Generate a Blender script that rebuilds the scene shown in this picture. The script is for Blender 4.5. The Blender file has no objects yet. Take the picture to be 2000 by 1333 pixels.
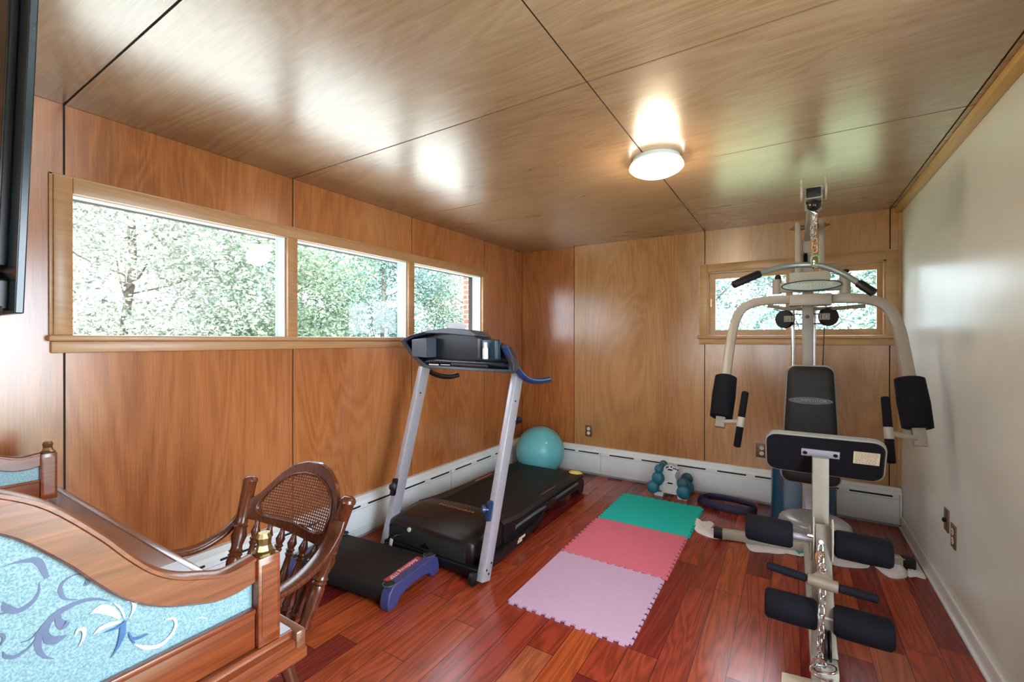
import bpy, bmesh, math, random
from mathutils import Vector, Matrix, noise
R = math.radians
C = bpy.context.scene.collection
sc = bpy.context.scene
rnd = random.Random(7)

# ------------------------------------------------------------------ camera
cd = bpy.data.cameras.new('camera'); cam = bpy.data.objects.new('camera', cd); C.objects.link(cam)
cd.sensor_width = 36; cd.lens = 868.57/2000*36; cd.clip_start = .02
cam.matrix_world = Matrix.Translation((0, 0, 1.34)) @ Matrix.Rotation(.5608, 4, 'Z') @ Matrix.Rotation(math.pi/2-.0028, 4, 'X') @ Matrix.Rotation(.0012, 4, 'Z')
sc.camera = cam

# ------------------------------------------------------------------ light
sc.view_settings.view_transform = 'Standard'; sc.view_settings.look = 'None'
sc.view_settings.gamma = 1; sc.view_settings.use_curve_mapping = False
sc.view_settings.exposure = 0.0
w = bpy.data.worlds.new('world'); sc.world = w; w.use_nodes = True
bg = w.node_tree.nodes['Background']; bg.inputs[0].default_value = (.80, .90, 1, 1); bg.inputs[1].default_value = 9.0
def light(name, kind, loc, rot, energy, color=(1, 1, 1), size=None, sizey=None):
    l = bpy.data.lights.new(name, kind); l.energy = energy; l.color = color
    if kind == 'AREA':
        l.shape = 'RECTANGLE'; l.size = size; l.size_y = sizey
    if kind == 'SUN': l.angle = R(1)
    o = bpy.data.objects.new(name, l); C.objects.link(o); o.location = loc; o.rotation_euler = rot
    return o
light('sun', 'SUN', (2, -6, 9), (R(40), 0, R(20)), 19, (1, .96, .88))
light('daylight_through_side_door', 'AREA', (.80, .80, 1.32), (0, R(90), 0), 58, (.74, .86, 1), 1.25, .9)
light('added_rear_fill', 'AREA', (-.9, -2.02, 1.45), (R(90), 0, 0), 13, (1, .96, .90), 1.7, 1.1)  # soft warm fill added behind the camera, at an invented opening

# ------------------------------------------------------------------ materials
class N:
    """tiny node-graph writer"""
    def __init__(s, name):
        s.m = bpy.data.materials.new(name); s.m.use_nodes = True
        s.t = s.m.node_tree; s.p = s.t.nodes['Principled BSDF']; s.out = s.t.nodes['Material Output']
        s.tc = None
    def new(s, kind, **k):
        n = s.t.nodes.new(kind)
        for a, b in k.items(): setattr(n, a, b)
        return n
    def set(s, sock, v):
        if isinstance(v, bpy.types.NodeSocket): s.t.links.new(v, sock)
        elif v is not None:
            if isinstance(v, (tuple, list)) and len(v) == 3 and sock.type == 'RGBA': v = (*v, 1)
            sock.default_value = v
    def pos(s):
        return s.new('ShaderNodeNewGeometry').outputs['Position']
    def sep(s, v):
        n = s.new('ShaderNodeSeparateXYZ'); s.set(n.inputs[0], v); return n.outputs
    def comb(s, x, y, z):
        n = s.new('ShaderNodeCombineXYZ')
        for i, v in enumerate((x, y, z)): s.set(n.inputs[i], v)
        return n.outputs[0]
    def math(s, op, a, b=None, c=None):
        n = s.new('ShaderNodeMath', operation=op)
        for i, v in enumerate((a, b, c)): s.set(n.inputs[i], v)
        return n.outputs[0]
    def noise(s, vec, scale, detail=3, rough=.55, dist=0, col=False):
        n = s.new('ShaderNodeTexNoise'); s.set(n.inputs['Vector'], vec); s.set(n.inputs['Scale'], scale)
        n.inputs['Detail'].default_value = detail; n.inputs['Roughness'].default_value = rough; n.inputs['Distortion'].default_value = dist
        return n.outputs['Color' if col else 'Fac']
    def white(s, v):
        n = s.new('ShaderNodeTexWhiteNoise', noise_dimensions='3D'); s.set(n.inputs[0], v); return n.outputs
    def ramp(s, f, stops):
        n = s.new('ShaderNodeValToRGB'); s.set(n.inputs[0], f); e = n.color_ramp.elements
        while len(e) < len(stops): e.new(.5)
        for q, (p, c) in zip(e, stops): q.position = p; q.color = (*c, 1)
        return n.outputs[0]
    def mix(s, f, a, b, mode='MIX'):
        n = s.new('ShaderNodeMix', data_type='RGBA', blend_type=mode)
        s.set(n.inputs[0], f); s.set(n.inputs[6], a); s.set(n.inputs[7], b); return n.outputs[2]
    def bump(s, h, strength=.2, dist=.002):
        n = s.new('ShaderNodeBump'); n.inputs['Strength'].default_value = strength; n.inputs['Distance'].default_value = dist
        s.set(n.inputs['Height'], h); s.set(s.p.inputs['Normal'], n.outputs[0])
    def fin(s, col, rough, metal=0, spec=.5, coat=0):
        s.set(s.p.inputs['Base Color'], col); s.set(s.p.inputs['Roughness'], rough)
        s.p.inputs['Metallic'].default_value = metal; s.p.inputs['Specular IOR Level'].default_value = spec
        s.p.inputs['Coat Weight'].default_value = coat; s.p.inputs['Coat Roughness'].default_value = .26
        return s.m
def simple(name, col, rough=.5, metal=0, spec=.5, var=.12, scale=40, bump=0, coat=0):
    n = N(name); f = n.noise(n.pos(), scale, 3)
    c = n.ramp(f, [(.3, tuple(x*(1-var) for x in col)), (.7, tuple(min(1, x*(1+var)) for x in col))])
    if bump: n.bump(f, bump, .002)
    return n.fin(c, rough, metal, spec, coat)
def wood(name, axis, dark, mid, light, rough=.3, panel=True, grain=1.0, figure=1.0, coat=0, bump=.12, spec=.5, wav=0):
    """veneer with long grain along the given axis; each sheet its own match"""
    n = N(name); x, y, z = n.sep(n.pos())
    if panel:
        a = n.new('ShaderNodeAttribute', attribute_name='pid').outputs['Fac']
        sh = n.math('MULTIPLY', a, 7.31)
    else: a = 0.0; sh = 0.0
    c = [x, y, z]
    long = c.pop('XYZ'.index(axis))
    l2 = n.math('ADD', n.math('MULTIPLY', long, .16), sh)
    # cathedral figure
    v1 = n.comb(n.math('ADD', c[0], sh), c[1], l2)
    big = n.noise(v1, 2.6*figure, 2, .5, .8)
    rings = n.math('FRACT', n.math('MULTIPLY', big, 16))
    rings = n.math('ABSOLUTE', n.math('SUBTRACT', rings, .5))
    v2 = n.comb(c[0], c[1], n.math('MULTIPLY', long, .03))
    fine = n.noise(v2, 150*grain, 3, .7)
    v3 = n.comb(c[0], c[1], n.math('MULTIPLY', long, .3))
    blot = n.noise(v3, 1.7, 3, .6, .3)
    f = n.math('ADD', n.math('MULTIPLY', rings, .22), n.math('MULTIPLY', fine, .42))
    f = n.math('ADD', f, n.math('MULTIPLY', blot, .55))
    f = n.math('ADD', f, n.math('MULTIPLY', n.math('SINE', n.math('MULTIPLY', sh, 3.7)), .035))
    col = n.ramp(f, [(.38, dark), (.56, mid), (.78, light)])
    h = n.math('ADD', n.math('MULTIPLY', fine, .5), n.math('MULTIPLY', rings, .3))
    if wav:
        h = n.math('ADD', h, n.math('MULTIPLY', n.noise(n.comb(x, y, z), 3.0, 2, .5), wav))
    n.bump(h, bump, .002)
    r = n.math('ADD', rough-.05, n.math('MULTIPLY', blot, .12))
    return n.fin(col, r, 0, spec, coat)

M = {}
M['wallwood'] = wood('wood_veneer_wall', 'Z', (.27, .080, .022), (.42, .142, .039), (.54, .222, .075), .21, bump=.06, spec=.75)
M['ceilwood'] = wood('wood_veneer_ceiling', 'X', (.27, .150, .072), (.36, .225, .125), (.45, .31, .195), .27, figure=1.3, bump=.18, wav=1.2, spec=1.0, coat=.5)
M['wallgold'] = wood('wood_veneer_golden', 'Z', (.34, .155, .050), (.46, .225, .080), (.56, .31, .12), .21, bump=.06, spec=.75)
M['trimwood'] = wood('wood_trim', 'Y', (.36, .17, .07), (.46, .235, .105), (.56, .31, .15), .33, panel=False)
M['trimwoodx'] = wood('wood_trim_cross', 'X', (.38, .20, .075), (.50, .28, .11), (.60, .37, .16), .33, panel=False)
M['trimwoodz'] = wood('wood_trim_upright', 'Z', (.38, .20, .075), (.50, .28, .11), (.60, .37, .16), .33, panel=False)
M['yellowtrim'] = wood('wood_trim_honey', 'Y', (.52, .30, .08), (.62, .38, .12), (.70, .46, .18), .35, panel=False)
M['chairwood'] = wood('dark_stained_oak', 'Z', (.050, .012, .005), (.100, .026, .010), (.18, .052, .018), .20, panel=False, grain=1.5, figure=2.5, coat=.25)
M['deskwood'] = wood('desk_walnut', 'Y', (.10, .020, .006), (.19, .043, .012), (.29, .083, .024), .24, panel=False, grain=1.2, figure=3, coat=.4)
M['deskwoodx'] = wood('desk_top_wood', 'X', (.10, .035, .018), (.16, .06, .03), (.22, .09, .045), .16, panel=False, grain=1.2, figure=3, coat=.6)
M['gap'] = simple('dark_joint', (.02, .012, .008), .8)
M['white'] = simple('heater_enamel', (.76, .80, .81), .38, var=.04, scale=8)
M['slot'] = simple('slot_black', (.012, .012, .012), .8)
M['rightwall'] = simple('painted_drywall', (.74, .77, .70), .28, var=.05, scale=2.2, bump=.04)
M['whitepaint'] = simple('white_paint', (.72, .74, .74), .4, var=.03)
M['extpaint'] = simple('exterior_paint', (.40, .52, .58), .6, var=.05)
M['greymetal'] = simple('powder_coat_beige', (.31, .27, .215), .38, var=.05, scale=15, spec=.6)
M['warmlitmetal'] = simple('powder_coat_warm_lit', (.20, .155, .11), .36, var=.05, scale=15, spec=.6)  # the beige coat again, with warm light put into its colour
M['whitemetal'] = simple('powder_coat_ivory', (.42, .39, .32), .36, var=.05, scale=15, spec=.6)
M['silver'] = simple('silver_paint', (.46, .45, .50), .34, .35, var=.06)
M['chrome'] = simple('chrome', (.75, .76, .78), .15, 1, var=.03)
M['brass'] = simple('brass', (.36, .25, .12), .3, 1, var=.08)
M['rust'] = simple('copper_link', (.55, .26, .12), .4, .8)
M['foam'] = simple('black_foam', (.006, .006, .010), .8, var=.35, scale=300, bump=.4, spec=.18)
M['vinyl'] = simple('black_vinyl', (.012, .010, .008), .52, var=.25, scale=120, bump=.12, spec=.3)
M['vinyldk'] = simple('black_backing', (.006, .005, .008), .7, var=.3, scale=60, spec=.2)
M['seatgrey'] = simple('grey_seat_vinyl', (.20, .20, .21), .26, var=.08, scale=60)
M['piping'] = simple('grey_piping', (.24, .235, .21), .42, var=.05)
M['blacks'] = simple('black_plastic', (.006, .0055, .007), .42, var=.2, spec=.35, scale=60)
M['blackg'] = simple('gloss_black_plastic', (.014, .017, .024), .22, var=.2)
M['console'] = simple('console_plastic', (.009, .012, .022), .30, var=.15)
M['consgrey'] = simple('console_grey', (.085, .10, .125), .35, var=.1)
M['bluepl'] = simple('navy_plastic', (.010, .030, .10), .30, var=.15)
M['stepblue'] = simple('indigo_plastic', (.045, .050, .17), .45, var=.12)
M['belt'] = simple('treadmill_belt', (.009, .008, .0075), .62, var=.3, scale=220, bump=.25, spec=.3)
M['hood'] = simple('motor_hood', (.011, .006, .005), .38, var=.2, spec=.4)
M['orange'] = simple('orange_print', (.55, .20, .09), .5)
M['red'] = simple('red_label', (.45, .03, .05), .45)
M['paper'] = simple('paper_white', (.74, .72, .74), .7, var=.05)
M['cream'] = simple('cream_label', (.62, .50, .36), .6, var=.1)
M['printgrey'] = simple('print_grey', (.26, .20, .14), .6)
M['ball'] = simple('ball_vinyl', (.14, .50, .54), .33, var=.05, scale=14, spec=.5)
M['green'] = simple('mat_green', (.0, .52, .46), .75, var=.06, scale=160, bump=.3)
M['pink'] = simple('mat_pink', (.68, .15, .21), .75, var=.07, scale=160, bump=.3)
M['lilac'] = simple('mat_lilac', (.56, .36, .50), .75, var=.06, scale=160, bump=.3)
M['teal'] = simple('teal_vinyl', (.02, .14, .22), .40, var=.1)
M['dkteal'] = simple('dark_teal_vinyl', (.02, .09, .12), .45, var=.1)
M['shroud'] = simple('blue_shroud', (.004, .055, .11), .18, var=.12, scale=5, coat=.6)
M['navycloth'] = simple('navy_strap', (.02, .018, .05), .55, var=.3, scale=90, bump=.3)
M['cloth'] = simple('white_cloth', (.78, .72, .72), .8, var=.08, scale=20, bump=.2)
M['tealprint'] = simple('teal_print', (.02, .35, .45), .7)
M['yellow'] = simple('yellow_cloth', (.75, .55, .12), .6)
M['card'] = simple('cardboard', (.70, .55, .42), .8)
M['bronze'] = simple('antique_bronze_plate', (.15, .085, .040), .35, .1)
M['outlet'] = simple('outlet_ivory', (.72, .68, .58), .4)
M['tv'] = simple('tv_black', (.006, .006, .007), .30, var=.1)
M['tvblue'] = simple('tv_edge', (.008, .016, .022), .22, var=.1)
M['ledgreen'] = simple('green_carabiner', (.25, .42, .22), .4, .3)
M['latbar'] = simple('lat_bar_grey', (.26, .30, .27), .30, .5, var=.08)
M['scrollv'] = simple('scroll_lavender', (.10, .125, .22), .45, var=.1)
M['scrollw'] = simple('scroll_cream', (.85, .86, .76), .35, var=.05)
M['scrolld'] = simple('scroll_blue', (.04, .12, .30), .4, var=.3)
M['desksheen'] = simple('pale_sheen', (.50, .54, .62), .2, var=.08, scale=30)  # reflected light on the desk top, put into a pale colour
M['lawn'] = simple('lawn_grass', (.24, .31, .17), .9, var=.3, scale=3)
M['bounceslab'] = simple('pale_bounce_slab', (.70, .73, .70), .8, var=.08, scale=4)  # pale colour for the slab that bounces light upward
M['bark'] = simple('bark', (.10, .08, .06), .9, var=.4, scale=20, bump=.5)
M['cane'] = simple('cane_weave', (.16, .055, .025), .5)
M['logofill'] = simple('logo_fill', (.028, .030, .028), .4)
M['logotext'] = simple('logo_text', (.16, .19, .17), .4)
M['pocket'] = simple('pocket_blue', (.010, .035, .060), .3)
M['knob'] = simple('knob_black', (.012, .012, .012), .18)

def leafmat(name, a, b):
    n = N(name); f = n.noise(n.pos(), 9, 3)
    c = n.ramp(f, [(.35, a), (.65, b)])
    n.fin(c, .5); n.p.inputs['Transmission Weight'].default_value = 0
    tr = n.new('ShaderNodeBsdfTranslucent'); n.set(tr.inputs[0], c)
    mx = n.new('ShaderNodeMixShader'); mx.inputs[0].default_value = .35
    n.t.links.new(n.p.outputs[0], mx.inputs[1]); n.t.links.new(tr.outputs[0], mx.inputs[2]); n.t.links.new(mx.outputs[0], n.out.inputs[0])
    return n.m
M['leafa'] = leafmat('leaves_green', (.06, .11, .06), (.32, .40, .27))
M['leafb'] = leafmat('leaves_bluegreen', (.03, .09, .085), (.22, .34, .31))
M['leafc'] = leafmat('leaves_pale', (.10, .12, .10), (.46, .49, .41))

def glass():
    n = N('window_glass'); n.t.nodes.remove(n.p)
    tr = n.new('ShaderNodeBsdfTransparent'); gl = n.new('ShaderNodeBsdfGlossy'); gl.inputs['Roughness'].default_value = .01
    lw = n.new('ShaderNodeLayerWeight'); f5 = n.math('POWER', lw.outputs['Facing'], 5)
    mx = n.new('ShaderNodeMixShader'); n.t.links.new(n.math('MULTIPLY_ADD', f5, .6, .03), mx.inputs[0]); n.t.links.new(tr.outputs[0], mx.inputs[1]); n.t.links.new(gl.outputs[0], mx.inputs[2])
    n.t.links.new(mx.outputs[0], n.out.inputs[0]); return n.m
M['glass'] = glass()
def emis(name, col, s):
    n = N(name); n.fin(col, .4); n.set(n.p.inputs['Emission Color'], (*col, 1)); n.p.inputs['Emission Strength'].default_value = s; return n.m
M['lampglow'] = emis('lamp_glass_lit', (1, .90, .74), 9)

def frosted():
    n = N('etched_glass_panel'); p = n.pos()
    sp = n.noise(p, 420, 2, .7); big = n.noise(p, 5, 2)
    c = n.ramp(sp, [(.36, (.10, .19, .21)), (.5, (.19, .32, .35)), (.66, (.33, .46, .48))])
    c = n.mix(n.math('MULTIPLY', big, .5), c, (.18, .31, .39), 'MIX')
    n.bump(sp, .25, .001); return n.fin(c, .38)
M['etched'] = frosted()

def cherry():
    """jatoba boards 127 mm wide, laid along Y, random lengths and tones"""
    n = N('cherry_floorboards'); x, y, z = n.sep(n.pos())
    W = .127
    u = n.math('DIVIDE', n.math('ADD', x, 0.2170), W); row = n.math('FLOOR', u); fu = n.math('FRACT', u)
    off = n.white(n.comb(row, 3.3, 0))[0]
    v = n.math('DIVIDE', n.math('ADD', y, n.math('MULTIPLY', off, 5)), .92); seg = n.math('FLOOR', v); fv = n.math('FRACT', v)
    rid = n.white(n.comb(row, seg, 1.7))
    tone = rid[0]
    rc = n.sep(rid[1])
    sh = n.math('MULTIPLY', tone, 30)
    g = n.comb(n.math('ADD', x, sh), n.math('MULTIPLY', y, .10), sh)
    fig = n.noise(g, 9, 2, .5, .6)
    ring = n.math('ABSOLUTE', n.math('SUBTRACT', n.math('FRACT', n.math('MULTIPLY', fig, 9)), .5))
    fine = n.noise(n.comb(x, n.math('MULTIPLY', y, .025), 0), 260, 3, .7)
    base = n.ramp(tone, [(0, (.12, .012, .012)), (.22, (.21, .020, .017)), (.45, (.30, .040, .018)), (.68, (.40, .075, .020)), (.88, (.24, .026, .024)), (1, (.46, .14, .045))])
    gr = n.math('ADD', n.math('MULTIPLY', ring, .9), n.math('MULTIPLY', fine, .9))
    gr = n.math('ADD', gr, .22)
    col = n.mix(1.0, base, n.comb(gr, gr, gr), 'MULTIPLY')
    e = n.math('MINIMUM', fu, n.math('SUBTRACT', 1, fu)); ex = n.math('LESS_THAN', e, .011)
    e2 = n.math('MINIMUM', fv, n.math('SUBTRACT', 1, fv)); ey = n.math('LESS_THAN', e2, .0016)
    seam = n.math('MAXIMUM', ex, ey)
    col = n.mix(seam, col, (.03, .008, .006))
    # tiny tilt of every board so that reflections break at the seams
    nb = n.new('ShaderNodeBump'); nb.inputs['Strength'].default_value = .10; nb.inputs['Distance'].default_value = .002
    hh = n.math('ADD', n.math('MULTIPLY', n.math('SUBTRACT', 1, seam), 1.2), n.math('MULTIPLY', fine, .35))
    hh = n.math('ADD', hh, n.math('MULTIPLY', n.noise(n.comb(x, y, tone), 5, 2), 3))
    n.set(nb.inputs['Height'], hh); n.set(n.p.inputs['Normal'], nb.outputs[0])
    r = n.math('ADD', .13, n.math('MULTIPLY', n.noise(n.comb(x, y, z), 6, 2), .14))
    return n.fin(col, r, 0, .5)
M['floor'] = cherry()
def brick():
    n = N('brick_pier'); b = n.new('ShaderNodeTexBrick'); x, y, z = n.sep(n.pos())
    n.set(b.inputs['Vector'], n.comb(n.math('ADD', x, y), z, 0)); b.inputs['Scale'].default_value = 5
    n.set(b.inputs['Color1'], (.42, .16, .11)); n.set(b.inputs['Color2'], (.30, .11, .08)); n.set(b.inputs['Mortar'], (.5, .46, .42))
    b.inputs['Mortar Size'].default_value = .03
    return n.fin(b.outputs[0], .8)
M['brick'] = brick()

# ------------------------------------------------------------------ mesh helpers
def V(*a): return Vector(a[0]) if len(a) == 1 else Vector(a)
def box(bm, lo, hi, mi=0, pid=None, bev=0):
    lo = V(lo); hi = V(hi)
    r = bmesh.ops.create_cube(bm, size=1, matrix=Matrix.Translation((lo+hi)/2) @ Matrix.Diagonal((*(abs(hi[i]-lo[i]) for i in range(3)), 1)))
    vs = r['verts']; fs = {f for v in vs for f in v.link_faces}
    for f in fs: f.material_index = mi
    if pid is not None:
        L = bm.faces.layers.float.get('pid') or bm.faces.layers.float.new('pid')
        fs = {f for v in vs for f in v.link_faces}
        for f in fs: f[L] = pid; f.material_index = mi
    if bev:
        es = list({e for v in vs for e in v.link_edges})
        bmesh.ops.bevel(bm, geom=es, offset=bev, segments=2, affect='EDGES', profile=.5)
    return bm
def boxc(bm, c, s, M4=None, mi=0, bev=0):
    """box of size s at c, optionally turned by a 3x3/4x4 matrix"""
    m = Matrix.Translation(V(c)) @ (M4.to_4x4() if M4 else Matrix.Identity(4)) @ Matrix.Diagonal((*s, 1))
    r = bmesh.ops.create_cube(bm, size=1, matrix=m)
    for f in {f for v in r['verts'] for f in v.link_faces}: f.material_index = mi
    if bev: bmesh.ops.bevel(bm, geom=list({e for v in r['verts'] for e in v.link_edges}), offset=bev, segments=2, affect='EDGES', profile=.5)
    return bm
def frame(t, up):
    t = t.normalized(); up = V(up)
    s = t.cross(up)
    if s.length < 1e-4: s = t.cross(V(1, 0, 0))
    s.normalize(); u = s.cross(t).normalized()
    return s, u
def smooth_path(pts, n=6):
    P = [V(p) for p in pts]; out = []
    for i in range(len(P)-1):
        p0 = P[i-1] if i else P[0]*2-P[1]; p1 = P[i]; p2 = P[i+1]; p3 = P[i+2] if i+2 < len(P) else P[-1]*2-P[-2]
        for k in range(n):
            t = k/n
            out.append(.5*((2*p1)+(p2-p0)*t+(2*p0-5*p1+4*p2-p3)*t*t+(3*p1-p0-3*p2+p3)*t**3))
    out.append(P[-1]); return out
def sweep(bm, pts, prof, up=(0, 0, 1), closed=False, scale=None, mi=0):
    P = [V(p) for p in pts]; n = len(P); rings = []; last = None
    for i, p in enumerate(P):
        if closed: t = P[(i+1) % n]-P[i-1]
        else: t = P[min(i+1, n-1)]-P[max(i-1, 0)]
        s, u = frame(t, up)
        k = scale[i] if scale else 1
        rings.append([bm.verts.new(p+s*(a*k)+u*(b*k)) for a, b in prof])
    m = len(prof); fs = []
    for i in range(n if closed else n-1):
        a = rings[i]; b = rings[(i+1) % n]
        for j in range(m):
            fs.append(bm.faces.new((a[j], a[(j+1) % m], b[(j+1) % m], b[j])))
    if not closed:
        fs.append(bm.faces.new(rings[0][::-1])); fs.append(bm.faces.new(rings[-1]))
    for f in fs: f.material_index = mi
    return bm
def circ(r, n=14, ry=None): return [(r*math.cos(2*math.pi*i/n), (ry or r)*math.sin(2*math.pi*i/n)) for i in range(n)]
def rect(a, b, r=.004):
    o = []
    for sx, sy, a0 in ((1, 1, 0), (-1, 1, 90), (-1, -1, 180), (1, -1, 270)):
        for k in (0, 45, 90):
            o.append((sx*(a/2-r)+r*math.cos(R(a0+k)), sy*(b/2-r)+r*math.sin(R(a0+k))))
    return o
def tube(bm, pts, r, n=14, smooth=0, up=(0, 0, 1), closed=False, mi=0, scale=None):
    if smooth: pts = smooth_path(pts, smooth)
    return sweep(bm, pts, circ(r, n), up, closed, scale, mi)
def bar(bm, pts, a, b, smooth=0, up=(0, 0, 1), r=.004, mi=0):
    if smooth: pts = smooth_path(pts, smooth)
    return sweep(bm, pts, rect(a, b, r), up, False, None, mi)
def lathe(bm, p0, p1, prof, n=20, mi=0):
    """prof: (t along 0..1, radius) from p0 to p1"""
    p0 = V(p0); p1 = V(p1); s, u = frame(p1-p0, (0, 0, 1) if abs((p1-p0).normalized().z) < .9 else (0, 1, 0)); rings = []
    for t, r in prof:
        c = p0.lerp(p1, t); rings.append([bm.verts.new(c+(s*math.cos(2*math.pi*k/n)+u*math.sin(2*math.pi*k/n))*max(r, 1e-4)) for k in range(n)])
    fs = []
    for a, b in zip(rings, rings[1:]):
        for j in range(n): fs.append(bm.faces.new((a[j], a[(j+1) % n], b[(j+1) % n], b[j])))
    fs.append(bm.faces.new(rings[0][::-1])); fs.append(bm.faces.new(rings[-1]))
    for f in fs: f.material_index = mi
    return bm
def prism(bm, poly, d, mi=0):
    """closed outline of 3-D points extruded by vector d"""
    a = [bm.verts.new(V(p)) for p in poly]; b = [bm.verts.new(V(p)+V(d)) for p in poly]; n = len(poly)
    fs = [bm.faces.new(a[::-1]), bm.faces.new(b)]
    for j in range(n): fs.append(bm.faces.new((a[j], a[(j+1) % n], b[(j+1) % n], b[j])))
    for f in fs: f.material_index = mi
    return bm
def cushion(bm, c, ax, ay, an, w, h, t, r, wtop=None, edge=.45, n=6):
    """upholstered pad: rounded-rectangle outline (w x h, top width wtop) with a domed face; ax, ay in-plane, an towards the face"""
    c, ax, ay, an = V(c), V(ax).normalized(), V(ay).normalized(), V(an).normalized()
    wt = wtop or w; out = []
    for sx, sy, a0 in ((1, 1, 0), (-1, 1, 90), (-1, -1, 180), (1, -1, 270)):
        ww = wt if sy > 0 else w
        for k in range(n+1):
            a = R(a0+90*k/n); out.append((sx*(ww/2-r)+r*math.cos(a), sy*(h/2-r)+r*math.sin(a)))
    rings = []
    for inset, z in ((0, 0), (0, t*.75), (.012, t*.92), (.035, t), (.075, t*1.03)):
        k1 = 1-inset*2/w; k2 = 1-inset*2/h
        rings.append([bm.verts.new(c+ax*(x*k1)+ay*(y*k2)+an*z) for x, y in out])
    m = len(out)
    for a, b in zip(rings, rings[1:]):
        for j in range(m): bm.faces.new((a[j], a[(j+1) % m], b[(j+1) % m], b[j]))
    bm.faces.new(rings[0][::-1]); bm.faces.new(rings[-1])
    return out, bm
def link_ring(bm, c, axis_l, axis_w, l, w, r, mi=0):
    c, al, aw = V(c), V(axis_l).normalized(), V(axis_w).normalized(); pts = []
    for k in range(12):
        a = 2*math.pi*k/12; x = math.cos(a)*w/2; y = math.sin(a)*w/2+(l-w)/2*(1 if math.sin(a) >= 0 else -1)
        pts.append(c+aw*x+al*y)
    sweep(bm, pts, circ(r, 6), al.cross(aw), True, None, mi)
def chain(bm, p0, p1, l=.024, w=.016, r=.0026, mi=0, sway=0):
    p0, p1 = V(p0), V(p1); d = p1-p0; n = max(2, int(d.length/(l-2*r*1.2))); s, u = frame(d, (0, 1, 0))
    for i in range(n):
        t = (i+.5)/n; c = p0.lerp(p1, t)+s*(math.sin(i*1.9)*sway)
        a = R(45 if i % 2 else -45); link_ring(bm, c, d, s*math.cos(a)+u*math.sin(a), l, w, r, mi)
def sphere(bm, c, r, seg=24, rings=16, sc3=(1, 1, 1), mi=0):
    q = bmesh.ops.create_uvsphere(bm, u_segments=seg, v_segments=rings, radius=r, matrix=Matrix.Translation(V(c)) @ Matrix.Diagonal((*sc3, 1)))
    for f in {f for v in q['verts'] for f in v.link_faces}: f.material_index = mi
    return bm
def B(): return bmesh.new()

def thing(name, label, cat, loc=(0, 0, 0), group=None):
    o = bpy.data.objects.new(name, None); C.objects.link(o); o.location = loc; o.empty_display_size = .05
    o['label'] = label; o['category'] = cat
    if group: o['group'] = group
    return o
def wloc(p):
    q = V(0, 0, 0)
    while p is not None: q += p.location; p = p.parent
    return q
def obj(name, bm, mats, parent=None, ang=35, label=None, at=None, bev=0):
    """one mesh object; geometry is given in room coordinates"""
    base = wloc(parent) if parent is not None else V(0, 0, 0)
    loc = V(at) if at is not None else base
    bmesh.ops.recalc_face_normals(bm, faces=bm.faces)
    bmesh.ops.translate(bm, verts=bm.verts, vec=-loc)
    me = bpy.data.meshes.new(name); bm.to_mesh(me); bm.free()
    for m in (mats if isinstance(mats, (list, tuple)) else [mats]): me.materials.append(M[m] if isinstance(m, str) else m)
    me.polygons.foreach_set('use_smooth', [True]*len(me.polygons)); me.set_sharp_from_angle(angle=R(ang))
    o = bpy.data.objects.new(name, me); C.objects.link(o)
    o.location = loc-base
    if parent is not None: o.parent = parent
    if label: o['label'] = label
    if bev:
        b = o.modifiers.new('bevel', 'BEVEL'); b.width = bev; b.segments = 2; b.limit_method = 'ANGLE'; b.angle_limit = R(40)
    return o
def single(name, bm, mats, label, cat, at, group=None, ang=35, bev=0):
    o = obj(name, bm, mats, None, ang, None, at, bev); o['label'] = label; o['category'] = cat
    if group: o['group'] = group
    return o
def struct(name, bm, mats, parent=None, ang=35, bev=0):
    o = obj(name, bm, mats, parent, ang, None, None, bev)
    if parent is None: o['kind'] = 'structure'
    return o
def copy_tree(o, parent=None):
    c = o.copy(); C.objects.link(c)
    if parent is not None: c.parent = parent
    for ch in list(o.children): copy_tree(ch, c)
    return c
def text_mesh(txt, size, mat, M4, name, parent, depth=.0006, shear=0, sx=1, label=None):
    cu = bpy.data.curves.new(name, 'FONT'); cu.body = txt; cu.size = size; cu.extrude = depth; cu.align_x = 'CENTER'; cu.align_y = 'CENTER'; cu.shear = shear; cu.resolution_u = 3
    t = bpy.data.objects.new(name, cu); C.objects.link(t)
    me = bpy.data.meshes.new_from_object(t); bpy.data.objects.remove(t); bpy.data.curves.remove(cu)
    base = wloc(parent)
    me.transform(Matrix.Translation(-base) @ M4 @ Matrix.Diagonal((sx, 1, 1, 1))); me.materials.clear(); me.materials.append(M[mat])
    o = bpy.data.objects.new(name, me); C.objects.link(o); o.parent = parent
    if label: o['label'] = label
    return o
def basis(x, y, z, loc):
    m = Matrix.Identity(4)
    for i, v in enumerate((V(x).normalized(), V(y).normalized(), V(z).normalized(), V(loc))):
        for j in range(3): m[j][i] = v[j]
    return m

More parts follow.
